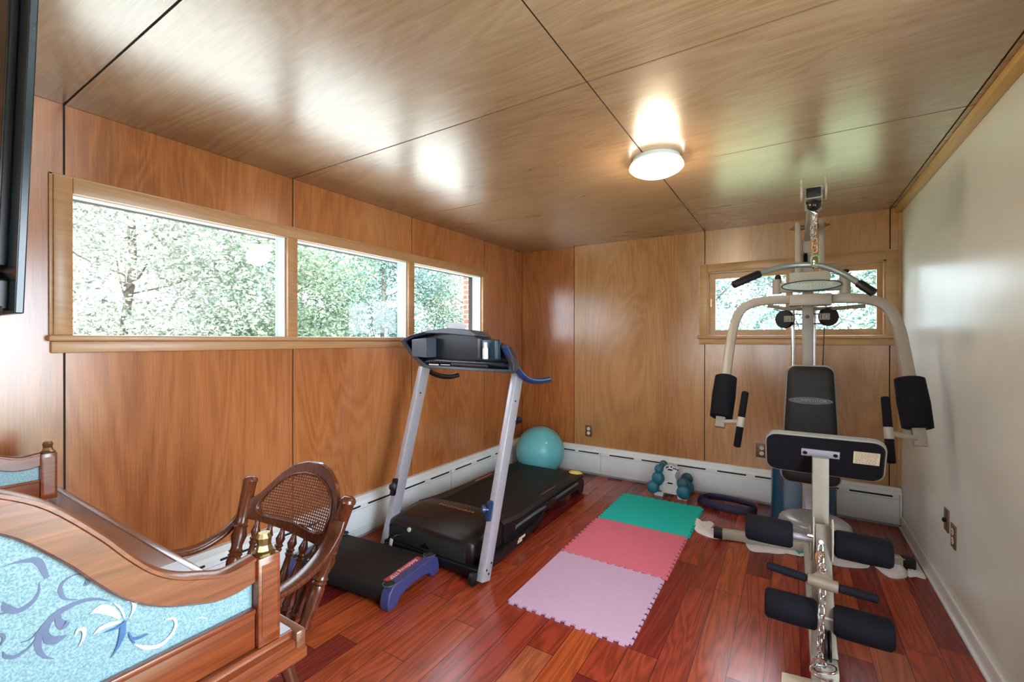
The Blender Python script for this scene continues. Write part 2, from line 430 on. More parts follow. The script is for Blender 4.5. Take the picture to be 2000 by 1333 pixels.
SLOTB = [(-1.997, -1.854), (-1.804, -1.600), (-1.483, -1.254), (-1.172, -.960), (-.853, -.629), (-.528, -.318), (-.244, -.020), (.10, .30), (.373, .613)]
SLOTL = [(-.40, -.16), (-.10, .14), (.20, .42), (.50, .74), (.81, 1.044), (1.123, 1.362), (1.435, 1.67), (1.74, 1.979), (2.051, 2.308), (2.368, 2.597), (2.674, 2.894), (2.982, 3.199), (3.292, 3.506), (3.593, 3.81)]
TREES_L = [(-8.6, 2.6, 4.3, 1.9, 1.7, 'leafc', 30000, .048), (-8.9, 5.4, 3.9, 1.8, 1.8, 'leafa', 26000, .050), (-9.4, 8.3, 4.2, 1.8, 1.9, 'leafb', 20000, .060), (-9.0, 11.4, 4.4, 1.8, 2.0, 'leafa', 20000, .055), (-7.4, 12.6, 3.3, 1.2, 1.3, 'leafc', 8000, .05), (-13.5, 8.5, 5.2, 2.4, 3.6, 'leafb', 14000, .08), (-8.8, -.6, 4.1, 1.8, 1.7, 'leafa', 14000, .055)]
TREE_LAB = ['pale leafy tree filling left part of the largest window pane', 'green tree with visible branches, right part of the largest pane',
            'dark blue-green leafy tree seen through the middle window pane', 'green tree seen through the right end of the long window',
            'small pale bush-like tree in the lower end of the long window', 'tall dark tree standing behind the nearer trees on the left', 'green tree just beyond the near end of the long window']
TREES_B = [(-2.1, 11.2, 3.6, 1.6, 1.4, 'leafb', 9000, .06), (.3, 12.0, 3.8, 1.7, 1.5, 'leafb', 9000, .06), (2.9, 11.3, 3.5, 1.6, 1.4, 'leafa', 9000, .06)]
TREE_LABB = ['blue-green tree seen through left half of the small window', 'blue-green tree behind the gym mast in the small window', 'lighter green tree seen through right end of the small window']

# ------------------------------------------------------------------ the room
XL, XR, YB, YR, H = -2.512, .674, 4.21, -1.95, 2.296
T = .16
GY = [YR, -1.395, -.415, .565, 1.5466, 2.5265, 3.4953, YB]
g = .0036
bm = B(); box(bm, (XL-.3, YR-.3, -.12), (XR+.3, YB+.3, 0)); struct('floor', bm, 'floor')
def sheets(bm, rects, fixed, axis, depth, pid0=0):
    """rects: (a0,a1,b0,b1) veneer sheets; axis = normal axis, the face lying at fixed, body going depth outward"""
    for i, (a0, a1, b0, b1) in enumerate(rects):
        if axis == 'X': lo, hi = (fixed, a0+g, b0), (fixed+depth, a1-g, b1)
        elif axis == 'Y': lo, hi = (a0+g, fixed, b0), (a1-g, fixed+depth, b1)
        else: lo, hi = (a0+g, b0+g, fixed), (a1-g, b1-g, fixed+depth)
        box(bm, [min(p, q) for p, q in zip(lo, hi)], [max(p, q) for p, q in zip(lo, hi)], 0, (pid0+i*1.37) % 11)
# ceiling: sheets with dark joints
bm = B(); GX = [XL, -.645, .6075, XR]
rects = []
for i in range(3):
    for j in range(len(GY)-1): rects.append((GX[i], GX[i+1], GY[j], GY[j+1]))
sheets(bm, rects, H, 'Z', .006)
box(bm, (XL-.3, YR-.3, H+.004), (XR+.3, YB+.3, H+.2), 1, 0)
struct('ceiling', bm, ['ceilwood', 'gap'])
bm = B(); box(bm, (XL-.35, YR-1.1, H+.21), (XR+1.3, YB+.5, H+.30)); struct('sun_blocking_roof', bm, 'whitepaint')  # unseen cover, its overhang added to keep direct sun out of the room
# left wall with the long window
WZ0, WZ1, WY0, WY1 = 1.352, 1.945, .578, 3.456
bm = B(); rects = []
for j in range(len(GY)-1):
    a, b = GY[j], GY[j+1]
    if b <= WY0 or a >= WY1: rects.append((a, b, 0, H)); continue
    rects.append((a, b, 0, WZ0)); rects.append((a, b, WZ1, H))
    if b > WY1: rects.append((WY1+g, b, WZ0, WZ1))
sheets(bm, rects, XL, 'X', -.006)
for lo, hi in (((XL-T, YR-.3, 0), (XL-.004, YB+.3, WZ0)), ((XL-T, YR-.3, WZ1), (XL-.004, YB+.3, H)), ((XL-T, YR-.3, WZ0), (XL-.004, WY0, WZ1)), ((XL-T, WY1, WZ0), (XL-.004, YB+.3, WZ1))):
    box(bm, lo, hi, 1, 0)
struct('wall_left', bm, ['wallwood', 'gap'])
# back wall with the sliding window
BX0, BX1, BZ0, BZ1 = -.615, .575, 1.383, 1.925
bm = B(); rects = []; BG = [XL, -1.89, -.645, .6075, XR]
for j in range(4):
    a, b = BG[j], BG[j+1]
    if j == 2: rects += [(a, b, 0, BZ0), (a, b, BZ1, H), (a, BX0, BZ0, BZ1), (BX1, b, BZ0, BZ1)]
    else: rects.append((a, b, 0, H))
sheets(bm, rects, YB, 'Y', .006, 5.3)
for f in bm.faces:
    if f.calc_center_median().x > -1.89: f.material_index = 2
for lo, hi in (((XL-.3, YB+.004, 0), (XR+.3, YB+T, BZ0)), ((XL-.3, YB+.004, BZ1), (XR+.3, YB+T, H)), ((XL-.3, YB+.004, BZ0), (BX0, YB+T, BZ1)), ((BX1, YB+.004, BZ0), (XR+.3, YB+T, BZ1))):
    box(bm, lo, hi, 1, 0)
struct('wall_back', bm, ['wallwood', 'gap', 'wallgold'])
# right wall (painted) with a glazed door beside the camera
DY0, DY1, DZ = .26, 1.34, 2.08
bm = B()
for lo, hi in (((XR, YR-.3, 0), (XR+T, DY0, H)), ((XR, DY1, 0), (XR+T, YB, H)), ((XR, DY0, DZ), (XR+T, DY1, H))): box(bm, lo, hi)
struct('wall_right', bm, 'rightwall')
# rear wall behind the camera, with a window opening added for fill light
RX0, RX1, RZ0, RZ1 = -1.8, 0, .88, 2.02
bm = B()
for lo, hi in (((XL, YR-T, 0), (XR, YR, RZ0)), ((XL, YR-T, RZ1), (XR, YR, H)), ((XL, YR-T, RZ0), (RX0, YR, RZ1)), ((RX1, YR-T, RZ0), (XR, YR, RZ1))): box(bm, lo, hi)
struct('wall_rear', bm, 'rightwall')

# ---- window_1: the three-light window in the left wall
def casing_profile(bm, lo, hi, mi=0): box(bm, lo, hi, mi, None, .003)
bm = B(); CX = XL+.018
box(bm, (XL-.01, .530, 1.356), (CX, .588, 2.000), 0, None, .004)
box(bm, (XL-.01, 3.452, 1.356), (CX, 3.530, 2.000), 0, None, .004)
box(bm, (XL-.01, .588, 1.938), (CX, 3.452, 2.000), 0, None, .004)
box(bm, (XL-.002, .519, 1.356), (XL+.010, .531, 2.008), 0, None, .002)
box(bm, (XL-.002, .519, 2.000), (XL+.010, 3.545, 2.008), 0, None, .002)
box(bm, (XL-.002, 3.530, 1.356), (XL+.010, 3.545, 2.008), 0, None, .002)
for a, b in ((1.503, 1.574), (2.476, 2.547)): box(bm, (XL-.10, a+.006, 1.35), (CX-.004, b-.004, 1.94), 0, None, .003)
w1 = struct('window_1', bm, 'trimwood')
bm = B(); box(bm, (XL-.02, .512, 1.332), (XL+.046, 3.60, 1.357), 0, None, .007); box(bm, (XL-.002, .524, 1.284), (XL+.020, 3.585, 1.332), 0, None, .004)
struct('window_sill', bm, 'trimwood', w1)
bm = B()
for a, b in ((.588, 1.503), (1.574, 2.476), (2.547, 3.446)):
    box(bm, (XL-.105, a-.012, 1.340), (XL-.018, a+.0, 1.95)); box(bm, (XL-.105, b+.001, 1.340), (XL-.018, b+.012, 1.95))
    box(bm, (XL-.105, a, 1.944), (XL-.018, b, 1.956)); box(bm, (XL-.105, a, 1.340), (XL-.018, b, 1.352))
    box(bm, (XL-.020, a-.002, 1.352), (XL-.012, b+.002, 1.358), 1); box(bm, (XL-.020, b-.004, 1.356), (XL-.010, b+.003, 1.940), 1); box(bm, (XL-.02, a-.002, 1.934), (XL-.012, b, 1.940), 1)
    box(bm, (XL-.105, b-.001, 1.352), (XL-.09, b+.075, 1.944))
struct('window_frame', bm, ['extpaint', 'whitepaint'], w1)
for a, b in ((.585, 1.506), (1.571, 2.479), (2.544, 3.449)):
    bm = B(); box(bm, (XL-.026, a, 1.350), (XL-.022, b, 1.941)); struct('pane', bm, 'glass', w1)
# ---- window_2: the sliding window in the back wall
bm = B(); CY = YB-.016
box(bm, (-.681, CY, 1.374), (-.622, YB+.01, 1.995), 0, None, .004); box(bm, (.585, CY, 1.374), (.655, YB+.01, 1.995), 0, None, .004)
box(bm, (-.622, CY, 1.930), (.585, YB+.01, 1.995), 0, None, .004)
box(bm, (-.692, YB-.008, 1.374), (-.681, YB+.002, 2.003)); box(bm, (-.692, YB-.008, 1.995), (.664, YB+.002, 2.003))
box(bm, (-.622, YB-.002, 1.374), (-.612, YB+.12, 1.93)); box(bm, (.573, YB-.002, 1.374), (.585, YB+.12, 1.93)); box(bm, (-.622, YB-.002, 1.920), (.585, YB+.12, 1.932))
w2 = struct('window_2', bm, 'trimwoodx')
bm = B(); box(bm, (-.705, YB-.040, 1.352), (.668, YB+.12, 1.376), 0, None, .007); box(bm, (-.690, YB-.018, 1.303), (.660, YB+.002, 1.352), 0, None, .004)
struct('window_sill', bm, 'trimwoodx', w2)
def sash(x0, x1, y):
    bm = B(); s = .050
    box(bm, (x0, y, 1.378), (x0+s, y+.03, 1.918)); box(bm, (x1-.032, y, 1.378), (x1, y+.03, 1.918))
    box(bm, (x0+s+.0005, y+.001, 1.378), (x1-.0325, y+.029, 1.427)); box(bm, (x0+s+.0005, y+.001, 1.872), (x1-.0325, y+.029, 1.918))
    f = struct('sash', bm, 'trimwoodx', w2)
    bm = B(); box(bm, (x0+.01, y+.013, 1.39), (x1-.01, y+.017, 1.91)); struct('pane', bm, 'glass', f)
    return f
f = sash(-.612, .0, YB+.028)
bm = B(); box(bm, (-.602, YB+.018, 1.63), (-.588, YB+.028, 1.70)); struct('latch', bm, 'brass', f)
sash(-.04, .573, YB+.062)
# ---- glazed door beside the camera, and the unseen rear window added for fill
bm = B()
for lo, hi in (((XR-.015, DY0-.07, 0), (XR+T, DY0+.01, DZ+.06)), ((XR-.015, DY1-.01, 0), (XR+T, DY1+.07, DZ+.06)), ((XR-.015, DY0, DZ-.01), (XR+T, DY1, DZ+.06)), ((XR+.02, DY0, 0), (XR+.06, DY1, .12))): box(bm, lo, hi)
d1 = struct('door_1', bm, 'whitepaint')
bm = B(); box(bm, (XR+.036, DY0, .12), (XR+.042, DY1, DZ)); struct('pane', bm, 'glass', d1)
bm = B()
for lo, hi in (((RX0-.06, YR-T, RZ0-.06), (RX0+.01, YR+.015, RZ1+.06)), ((RX1-.01, YR-T, RZ0-.06), (RX1+.06, YR+.015, RZ1+.06)), ((RX0, YR-T, RZ1-.01), (RX1, YR+.015, RZ1+.06)), ((RX0, YR-T, RZ0-.06), (RX1, YR+.03, RZ0+.01)), ((-.93, YR-.08, RZ0), (-.87, YR-.03, RZ1))): box(bm, lo, hi)
w3 = struct('fill_window', bm, 'whitepaint')  # invented frame around the opening for the rear fill
bm = B(); box(bm, (RX0, YR-.052, RZ0), (RX1, YR-.047, RZ1)); struct('pane', bm, 'glass', w3)

# ---- trims
bm = B(); box(bm, (XR-.045, DY1, H-.034), (XR, YB, H-.0005), 0, None, .004); struct('trim_1', bm, 'yellowtrim')
bm = B(); box(bm, (XR-.022, YB-.014, .28), (XR, YB-.0005, H-.034), 0, None, .003); struct('trim_2', bm, 'trimwoodz')
bm = B()
for y0, y1 in ((DY1+.07, YB-.075), (YR, DY0-.07)):
    box(bm, (XR-.014, y0, 0), (XR, y1, .085), 0, None, .003); box(bm, (XR-.024, y0, 0), (XR-.012, y1, .018), 0, None, .004)
struct('baseboard_right', bm, 'whitepaint')

# ---- baseboard heaters
def heater(name, along, a0, a1, wall, out, joints, slots):
    """along: 0 = runs in X on the back wall, 1 = runs in Y on the left wall"""
    def q(a, d, z): return (a, wall-d, z) if along == 0 else (wall+d, a, z)
    def bx(bm, a, b, d0, d1, z0, z1, mi=0, bev=0):
        p, r = q(a, d0, z0), q(b, d1, z1); box(bm, [min(i, j) for i, j in zip(p, r)], [max(i, j) for i, j in zip(p, r)], mi, None, bev)
    bm = B()
    # cover: sloped hood above a face with slots
    prof = [(0, .275), (.030, .275), (.040, .262), (.058, .252), (.068, .236), (.068, .208), (.070, .204), (.070, .055), (.060, .030), (.050, .030), (.050, .02), (0, .02)]
    prism(bm, [q(a0, d, z) for d, z in prof], V(q(a1, 0, 0))-V(q(a0, 0, 0)))
    t = struct(name, bm, 'white', None, 25)
    bm = B()
    for j in joints: bx(bm, j-.0018, j+.0018, .066, .0712, .045, .236)
    bx(bm, a0, a1, .066, .0705, .2035, .2055)
    for zz in (.060, .075): bx(bm, a0, a1, .066, .0707, zz, zz+.0012)
    bx(bm, a0+.01, a1-.01, .02, .045, .001, .022)
    struct('joint', bm, simple_joint, t)
    bm = B()
    for s0, s1 in slots:
        o = []
        for a, c0 in ((s1, -90), (s0, 90)):
            for k in range(7): an = R(c0+180*k/6); o.append((a+.006*math.cos(an)*1.0, .222+.0062*math.sin(an)))
        prism(bm, [q(a, .0665, z) for a, z in o], V(q(0, .0690, 0))-V(q(0, .0665, 0)))
    struct('slot', bm, 'slot', t)
    return t
simple_joint = simple('joint_shadow_line', (.30, .31, .32), .6)
heater('baseboard_back', 0, XL+.070, XR-.004, YB, 0, [-1.575, (-0.1281, 4.1400, 0.2474)[0], .655], SLOTB)
heater('baseboard_left', 1, YR, YB-.070, XL, 0, [(-2.4420, 0.9859, 0.2412)[1], (-2.4420, 2.9187, 0.1841)[1]-.0, -.9], SLOTL)

# ---- outlets
def outlet(n, c, ax, nrm, label, w=.07):
    """wall plate: ax = horizontal axis in the wall, nrm = out of the wall"""
    t = thing('outlet', label, 'outlet', c); ax, nrm = V(ax), V(nrm); up = V(0, 0, 1); m = basis(ax, up, nrm, (0, 0, 0))
    bm = B(); boxc(bm, V(c)+nrm*.003, (w, .115, .006), m, 0, .002); obj('cover_plate', bm, 'bronze', t)
    for s in (-1, 1):
        bm = B(); lathe(bm, V(c)+nrm*.006+up*.022*s, V(c)+nrm*.0085+up*.022*s, [(0, .0165), (.8, .0165), (1, .0150)], 18)
        k = obj('socket', bm, 'outlet', t)
        bm = B()
        for dx in (-.006, .006): boxc(bm, V(c)+nrm*.0088+up*(.022*s+.003)+ax*dx, (.0022, .008, .001), m)
        lathe(bm, V(c)+nrm*.0083+up*(.022*s-.008), V(c)+nrm*.0093+up*(.022*s-.008), [(0, .0022), (1, .0022)], 8)
        obj('slot', bm, 'slot', k)
    return t
outlet(0, (-1.728, YB-.0002, .422), (1, 0, 0), (0, -1, 0), 'bronze duplex outlet in wood wall right of the exercise ball')
outlet(1, (-.205, YB-.0002, .426), (1, 0, 0), (0, -1, 0), 'bronze outlet on back wall, half hidden by preacher pad', .085)
outlet(2, (XR-.0002, 2.975, .385), (0, -1, 0), (-1, 0, 0), 'duplex outlet in the painted right wall')
t = thing('wall_jack', 'brown jack plate with black plug, behind outlet on painted wall', 'wall plate', (XR, 3.09, .425))
bm = B(); box(bm, (XR-.006, 3.055, .368), (XR, 3.125, .483), 0, None, .002); obj('cover_plate', bm, 'bronze', t)
bm = B(); lathe(bm, (XR-.006, 3.09, .425), (XR-.020, 3.09, .425), [(0, .012), (.7, .012), (1, .006)], 12); obj('plug', bm, 'blacks', t)

# ---- ceiling lamp
lc = V(-.604, 2.385, 0)
t = thing('ceiling_lamp', 'round flush ceiling lamp, lit, with frosted glass bowl', 'ceiling lamp', (lc.x, lc.y, H))
bm = B(); lathe(bm, (lc.x, lc.y, H), (lc.x, lc.y, H-.045), [(0, .118), (.3, .120), (.35, .125), (.5, .125), (.55, .130), (1, .128)], 40); obj('lamp_base', bm, 'whitepaint', t)
bm = B(); lathe(bm, (lc.x, lc.y, H-.040), (lc.x, lc.y, H-.100), [(0, .136), (.2, .137), (.45, .122), (.7, .092), (.9, .05), (1, 0)], 40); obj('lamp_shade', bm, 'lampglow', t, 60)
l = light('lamp_bulb', 'POINT', (lc.x, lc.y, H-.13), (0, 0, 0), 16, (1, .82, .58)); l.data.shadow_soft_size = .10

# ------------------------------------------------------------------ outside
bm = B()
gs = 24
for i in range(gs):
    for j in range(gs):
        x0, x1 = -30+i*2.5, -30+(i+1)*2.5; y0, y1 = -25+j*2.5, -25+(j+1)*2.5
        if x1 > XL-.2 and x0 < XR+.2 and y1 > YR-.2 and y0 < YB+.2: pass
        f = lambda x, y: -.45+.06*noise.noise(V(x*.3, y*.3, 0))
        bm.faces.new([bm.verts.new((x, y, f(x, y))) for x, y in ((x0, y0), (x1, y0), (x1, y1), (x0, y1))])
bmesh.ops.remove_doubles(bm, verts=bm.verts, dist=.001)
o = obj('lawn', bm, 'lawn'); o['kind'] = 'structure'
bm = B(); box(bm, (XL-5.0, -8, -.55), (XL-.16, 12, -.36)); o = obj('bounce_patio', bm, 'bounceslab'); o['kind'] = 'structure'  # pale slab added outside to brighten the ceiling and its reflection
bm = B(); box(bm, (XL-.34, 3.60, -.45), (XL-.17, 4.0, 2.5)); single('brick_pier', bm, 'brick', 'red brick pier outside the end of the long window', 'brick pier', (XL-.25, 3.58, -.45))
def crown(name, mat, parent, c, rad, n, size, seed, clumps):
    r = random.Random(seed); vs = []; fs = []
    cl = []
    for k in range(clumps):
        while True:
            p = V(r.uniform(-1, 1), r.uniform(-1, 1), r.uniform(-1, 1))
            if .35 < p.length < 1: break
        cl.append((V(p.x*rad[0], p.y*rad[1], p.z*rad[2]), r.uniform(.22, .42)*min(rad)))
    for i in range(n):
        q, cr = r.choice(cl)
        d = V(r.gauss(0, 1), r.gauss(0, 1), r.gauss(0, 1)).normalized()*cr*(r.random()**.4)
        p = V(c)+q+d; s = size*r.uniform(.6, 1.2)
        a = V(r.gauss(0, 1), r.gauss(0, 1), r.gauss(0, .6)).normalized(); b = a.cross(V(r.gauss(0, 1), r.gauss(0, 1), r.gauss(0, 1))).normalized()
        k = len(vs); vs += [p-a*s, p+b*s*.45+a*s*.1, p+a*s, p-b*s*.45+a*s*.1]; fs.append((k, k+1, k+2, k+3))
    base = wloc(parent); me = bpy.data.meshes.new(name); me.from_pydata([v-base for v in vs], [], fs); me.materials.append(M[mat])
    o = bpy.data.objects.new(name, me); C.objects.link(o); o.parent = parent; return o
def tree(label, c, h, rad, mat, n, size, seed, group, trunk=.055):
    t = thing('tree', label, 'tree', (c[0], c[1], -.5), group); r = random.Random(seed)
    bm = B(); tube(bm, [(c[0], c[1], -.5), (c[0]+.1, c[1]-.05, h*.3), (c[0], c[1]+.1, h*.6), (c[0]+.05, c[1], h*.95)], trunk, 8, 3, (1, 0, 0), scale=None)
    for k in range(9):
        a = r.uniform(0, 6.28); z = h*r.uniform(.12, .8); L = rad[0]*r.uniform(.5, .85)
        tube(bm, [(c[0], c[1], z), (c[0]+math.cos(a)*L*.5, c[1]+math.sin(a)*L*.5, z+.25), (c[0]+math.cos(a)*L, c[1]+math.sin(a)*L, z+.7)], trunk*.30, 6, 3, (0, 0, 1))
    obj('trunk', bm, 'bark', t)
    crown('crown', mat, t, (c[0], c[1], h*.52), rad, n, size, seed, 60)
    return t
GL = 'leafy trees outside the long window'
for i, (x, y, h, rx, ry, mt, n, s) in enumerate(TREES_L):
    tree(TREE_LAB[i], (x, y), h, (rx, ry, h*.56), mt, n, s, 11+i, GL)
for i, (x, y, h, rx, ry, mt, n, s) in enumerate(TREES_B):
    tree(TREE_LABB[i], (x, y), h, (rx, ry, h*.56), mt, n, s, 41+i, 'trees outside the small sliding window')

# ------------------------------------------------------------------ foam puzzle mats
def teeth(L, n, h, phase=0):
    """edge profile (t, out) running 0..L with dovetail tabs"""
    p = L/n; o = []
    for k in range(n):
        o += [(k*p+.30*p, 0), (k*p+.22*p, h), (k*p+.78*p, h), (k*p+.70*p, 0)]
    return o
S = .622; NT = 12
def mat_tile(name_mat, x0, y0, rot, left, right, near, far, label):
    """near/far/left/right: +1 tabs outwards, -1 notches, 0 straight"""
    h = .014; o = []
    for t, d in teeth(S, NT, h) if near else []: o.append((t, -d*near))
    o = [(0, 0)]+o+[(S, 0)]
    if right: o += [(S+d*right, t) for t, d in teeth(S, NT, h)]
    o.append((S, S))
    if far: o += [(S-t, S+d*far) for t, d in teeth(S, NT, h)]
    o.append((0, S))
    if left: o += [(-d*left, S-t) for t, d in teeth(S, NT, h)]
    q = []
    for a in o:
        if not q or (abs(q[-1][0]-a[0])+abs(q[-1][1]-a[1])) > 1e-5: q.append(a)
    c, s = math.cos(rot), math.sin(rot)
    pts = [(x0+x*c-y*s, y0+x*s+y*c, .0005) for x, y in q]
    bm = B(); prism(bm, pts, (0, 0, .011)); 
    o = single('foam_floor_mat', bm, name_mat, label, 'foam mat', (x0, y0, 0), 'row of interlocking foam floor mats', 30, .0012)
    return o
MX, MY, MR = -1.222, 1.910, R(.3)
mat_tile('lilac', MX, MY, MR, 0, 1, 1, 1, 'lilac foam mat, nearest of the three interlocking tiles')
mat_tile('pink', MX+.006, MY+S, MR, 1, 1, -1, 1, 'pink foam mat between the lilac and green tiles')
mat_tile('green', MX+.010, MY+2*S, MR, 1, 1, -1, 1, 'green foam mat at far end of the row of tiles')

# ------------------------------------------------------------------ exercise ball
bm = B(); r = .238; bc = V(-2.110, 3.888, r+.001)
sphere(bm, bc, r, 48, 32)
bl = single('exercise_ball', bm, 'ball', 'light teal inflatable exercise ball in the corner behind treadmill', 'exercise ball', (bc.x, bc.y, 0), None, 60)
bm = B()
lathe(bm, bc+V(.14, -.14, .118).normalized()*(r-.001), bc+V(.14, -.14, .118).normalized()*(r+.002), [(0, .010), (.7, .010), (1, .007)], 14)
bl_p = obj('valve_plug', bm, 'paper', bl)

# ------------------------------------------------------------------ treadmill
tx = lambda x, y, z: (x-.022*(y-2), y, z)
tm = thing('treadmill', 'black treadmill with grey uprights and raised blue-black console', 'treadmill', (-1.85, 2.8, 0))
# uprights
for px0, px1, sd in (((-1.432, 1.985, .015), (-1.402, 2.30, 1.145), 1), ((-2.195, 1.985, .015), (-2.165, 2.30, 1.145), -1)):
    bm = B(); bar(bm, [px0, px1], .042, .080, 0, (0, 1, 0), .005)
    u = obj('upright', bm, 'silver', tm)
    bm = B(); p0, p1 = V(px0), V(px1)
    for t, dy in ((.03, .010), (.055, -.018), (.075, .020), (.85, -.01)):
        bm = B(); q = p0.lerp(p1, t)+V(.0215, dy, 0); lathe(bm, q, q+V(.003, 0, 0), [(0, .0062), (1, .005)], 10); obj('bolt', bm, 'blacks', u)
    # latch and knob
    m = p0.lerp(p1, .325)
    bm = B(); boxc(bm, m+V(-.004*sd, -.050, 0), (.030, .040, .11), Matrix.Rotation(R(-15), 3, 'X'), 0, .010)
    k = obj('latch_block', bm, 'bluepl' if sd > 0 else 'blacks', u, 35, 'navy latch block' if sd > 0 else None)
    bm = B(); lathe(bm, m+V(-.004*sd, -.062, .01), m+V(-.032*sd, -.088, .015), [(0, .012), (.45, .012), (.5, .024), (.9, .025), (1, .018)], 16)
    obj('knob', bm, 'bluepl' if sd > 0 else 'blacks', k)
bm = B(); q = V(-1.402, 2.23, .855); lathe(bm, q, q+V(.012, .075, 0), [(0, .010), (.5, .010), (.52, .022), (.9, .023), (1, .016)], 16); obj('storage_knob', bm, 'blacks', tm)
# motor hood and side rails
hood = [(2.000, .055), (1.985, .085), (1.988, .188), (2.000, .200), (2.10, .214), (2.26, .224), (2.40, .208), (2.46, .180), (2.46, .10), (2.40, .06)]
bm = B(); rings = []
for x, dz, dy in ((-2.215, -.035, .03), (-2.195, -.010, .008), (-2.13, 0, 0), (-1.86, .008, -.006), (-1.60, 0, 0), (-1.53, -.010, .008), (-1.510, -.035, .03)):
    rings.append([bm.verts.new(tx(x, y+(dy if y < 2.2 else 0), z+(dz if z > .12 else 0))) for y, z in hood])
for a, b in zip(rings, rings[1:]):
    for j in range(len(hood)): bm.faces.new((a[j], a[(j+1) % len(hood)], b[(j+1) % len(hood)], b[j]))
bm.faces.new(rings[0][::-1]); bm.faces.new(rings[-1])
hd = obj('motor_hood', bm, 'hood', tm, 50)
bm = B(); box(bm, (-2.16, 1.980, .062), (-1.56, 1.990, .172), 0, None, .01); obj('front_grille', bm, 'slot', hd)
text_mesh('PROFORM', .030, 'orange', basis((1, 0, 0), (0, 1, .05), (0, -.05, 1), (-1.86, 2.275, .2345)), 'printed_name', hd, .0004, 0, 2.1, 'thin orange lettering')
bm = B(); lathe(bm, (-1.99, 1.985, .168), (-1.99, 1.976, .168), [(0, .014), (1, .013)], 14); obj('round_label', bm, 'paper', hd)
for s, xo in ((1, -1.555), (-1, -2.165)):
    bm = B(); w = .105; rr = []
    for y, zt, zb, ww in ((2.30, .212, .060, .115), (2.50, .190, .075, .12), (2.75, .185, .085, .105), (3.30, .178, .075, .095), (3.55, .174, .050, .095), (3.64, .166, .035, .085)):
        oo = [(-ww/2, zb+.04), (-ww/2, zt-.030), (-ww/2+.018, zt), (ww/2-.018, zt), (ww/2, zt-.020), (ww/2, zb), (ww/2-.02, zb-.01), (-ww/2+.02, zb)]
        rr.append([bm.verts.new(tx(xo+s*a, y, z)) for a, z in oo])
    for a, b in zip(rr, rr[1:]):
        for j in range(8): bm.faces.new((a[j], a[(j+1) % 8], b[(j+1) % 8], b[j]))
    bm.faces.new(rr[0][::-1]); bm.faces.new(rr[-1])
    rl = obj('side_rail', bm, 'blacks', tm, 40)
    bm = B(); box(bm, tx(xo-.005*s, 2.92, .1815), tx(xo+.004*s, 3.16, .1835)); obj('printed_strip', bm, 'orange', rl, 35, 'thin orange strip')
    for y0, y1 in ((2.45, 2.85), (3.02, 3.45)):
        bm = B(); bar(bm, [tx(xo+s*.052, y0, .118), tx(xo+s*.058, y0+.03, .130), tx(xo+s*.058, y1, .126), tx(xo+s*.050, y1+.02, .112)], .012, .020, 3); obj('side_handle', bm, 'consgrey', rl)
    if s > 0:
        bm = B(); box(bm, tx(xo+.046, 2.80, .105), tx(xo+.066, 3.05, .150), 0, None, .006); obj('foot_grip', bm, 'hood', rl)
bm = B(); prism(bm, [tx(-2.12, 2.40, .188), tx(-2.12, 3.62, .160), tx(-2.12, 3.655, .135), tx(-2.12, 3.62, .11), tx(-2.12, 2.40, .13)], (.52, 0, 0))
obj('running_belt', bm, 'belt', tm, 50)
bm = B(); lathe(bm, tx(-2.13, 3.625, .130), tx(-1.58, 3.625, .130), [(0, .030), (1, .030)], 20); obj('rear_roller', bm, 'blacks', tm)
for xo in (-1.555, -2.165):
    bm = B(); prism(bm, [tx(xo-.045, 3.50, .12), tx(xo-.045, 3.655, .12), tx(xo-.045, 3.668, .06), tx(xo-.045, 3.64, .001), tx(xo-.045, 3.56, .001), tx(xo-.045, 3.54, .05), tx(xo-.045, 3.48, .07)], (.09, 0, 0)); obj('rear_foot', bm, 'blacks', tm, 35, None, None, .006)
bm = B(); bar(bm, [(-1.475, 1.985, .045), (-1.49, 2.45, .05), (-1.52, 2.78, .060), (-1.53, 2.86, .095)], .035, .055, 0); bar(bm, [(-2.16, 1.985, .045), (-2.17, 2.45, .05), (-2.19, 2.78, .060)], .035, .055, 0)
bar(bm, [(-2.18, 1.980, .050), (-1.45, 1.980, .050)], .05, .05, 0, (0, 0, 1), .008)
bf = obj('base_frame', bm, 'blacks', tm, 35)
bm = B(); box(bm, (-1.4675, 2.42, .060), (-1.466, 2.50, .075)); boxc(bm, (-1.4725, 2.44, .05), (.004, .055, .020)); obj('warning_sticker', bm, 'cream', bf)
for x in (-1.478, -2.15):
    bm = B(); lathe(bm, (x, 1.935, .036), (x+.030, 1.935, .036), [(0, .028), (.1, .035), (.9, .035), (1, .028)], 22); obj('front_wheel', bm, 'blacks', tm)
bm = B(); tube(bm, [(-2.06, 1.985, .120), (-2.075, 1.945, .125), (-2.09, 1.925, .09), (-2.10, 1.925, .03), (-2.12, 1.93, .008), (-2.25, 2.02, .006), (-2.38, 2.1, .006)], .005, 8, 4)
cdd = obj('power_cord', bm, 'blacks', tm)
bm = B(); boxc(bm, (-2.086, 1.922, .090), (.022, .006, .045), Matrix.Rotation(R(14), 3, 'Y'), 0, .001); boxc(bm, (-2.092, 1.921, .060), (.020, .006, .016), Matrix.Rotation(R(14), 3, 'Y'), 1); obj('cord_tag', bm, ['paper', 'yellow'], cdd)
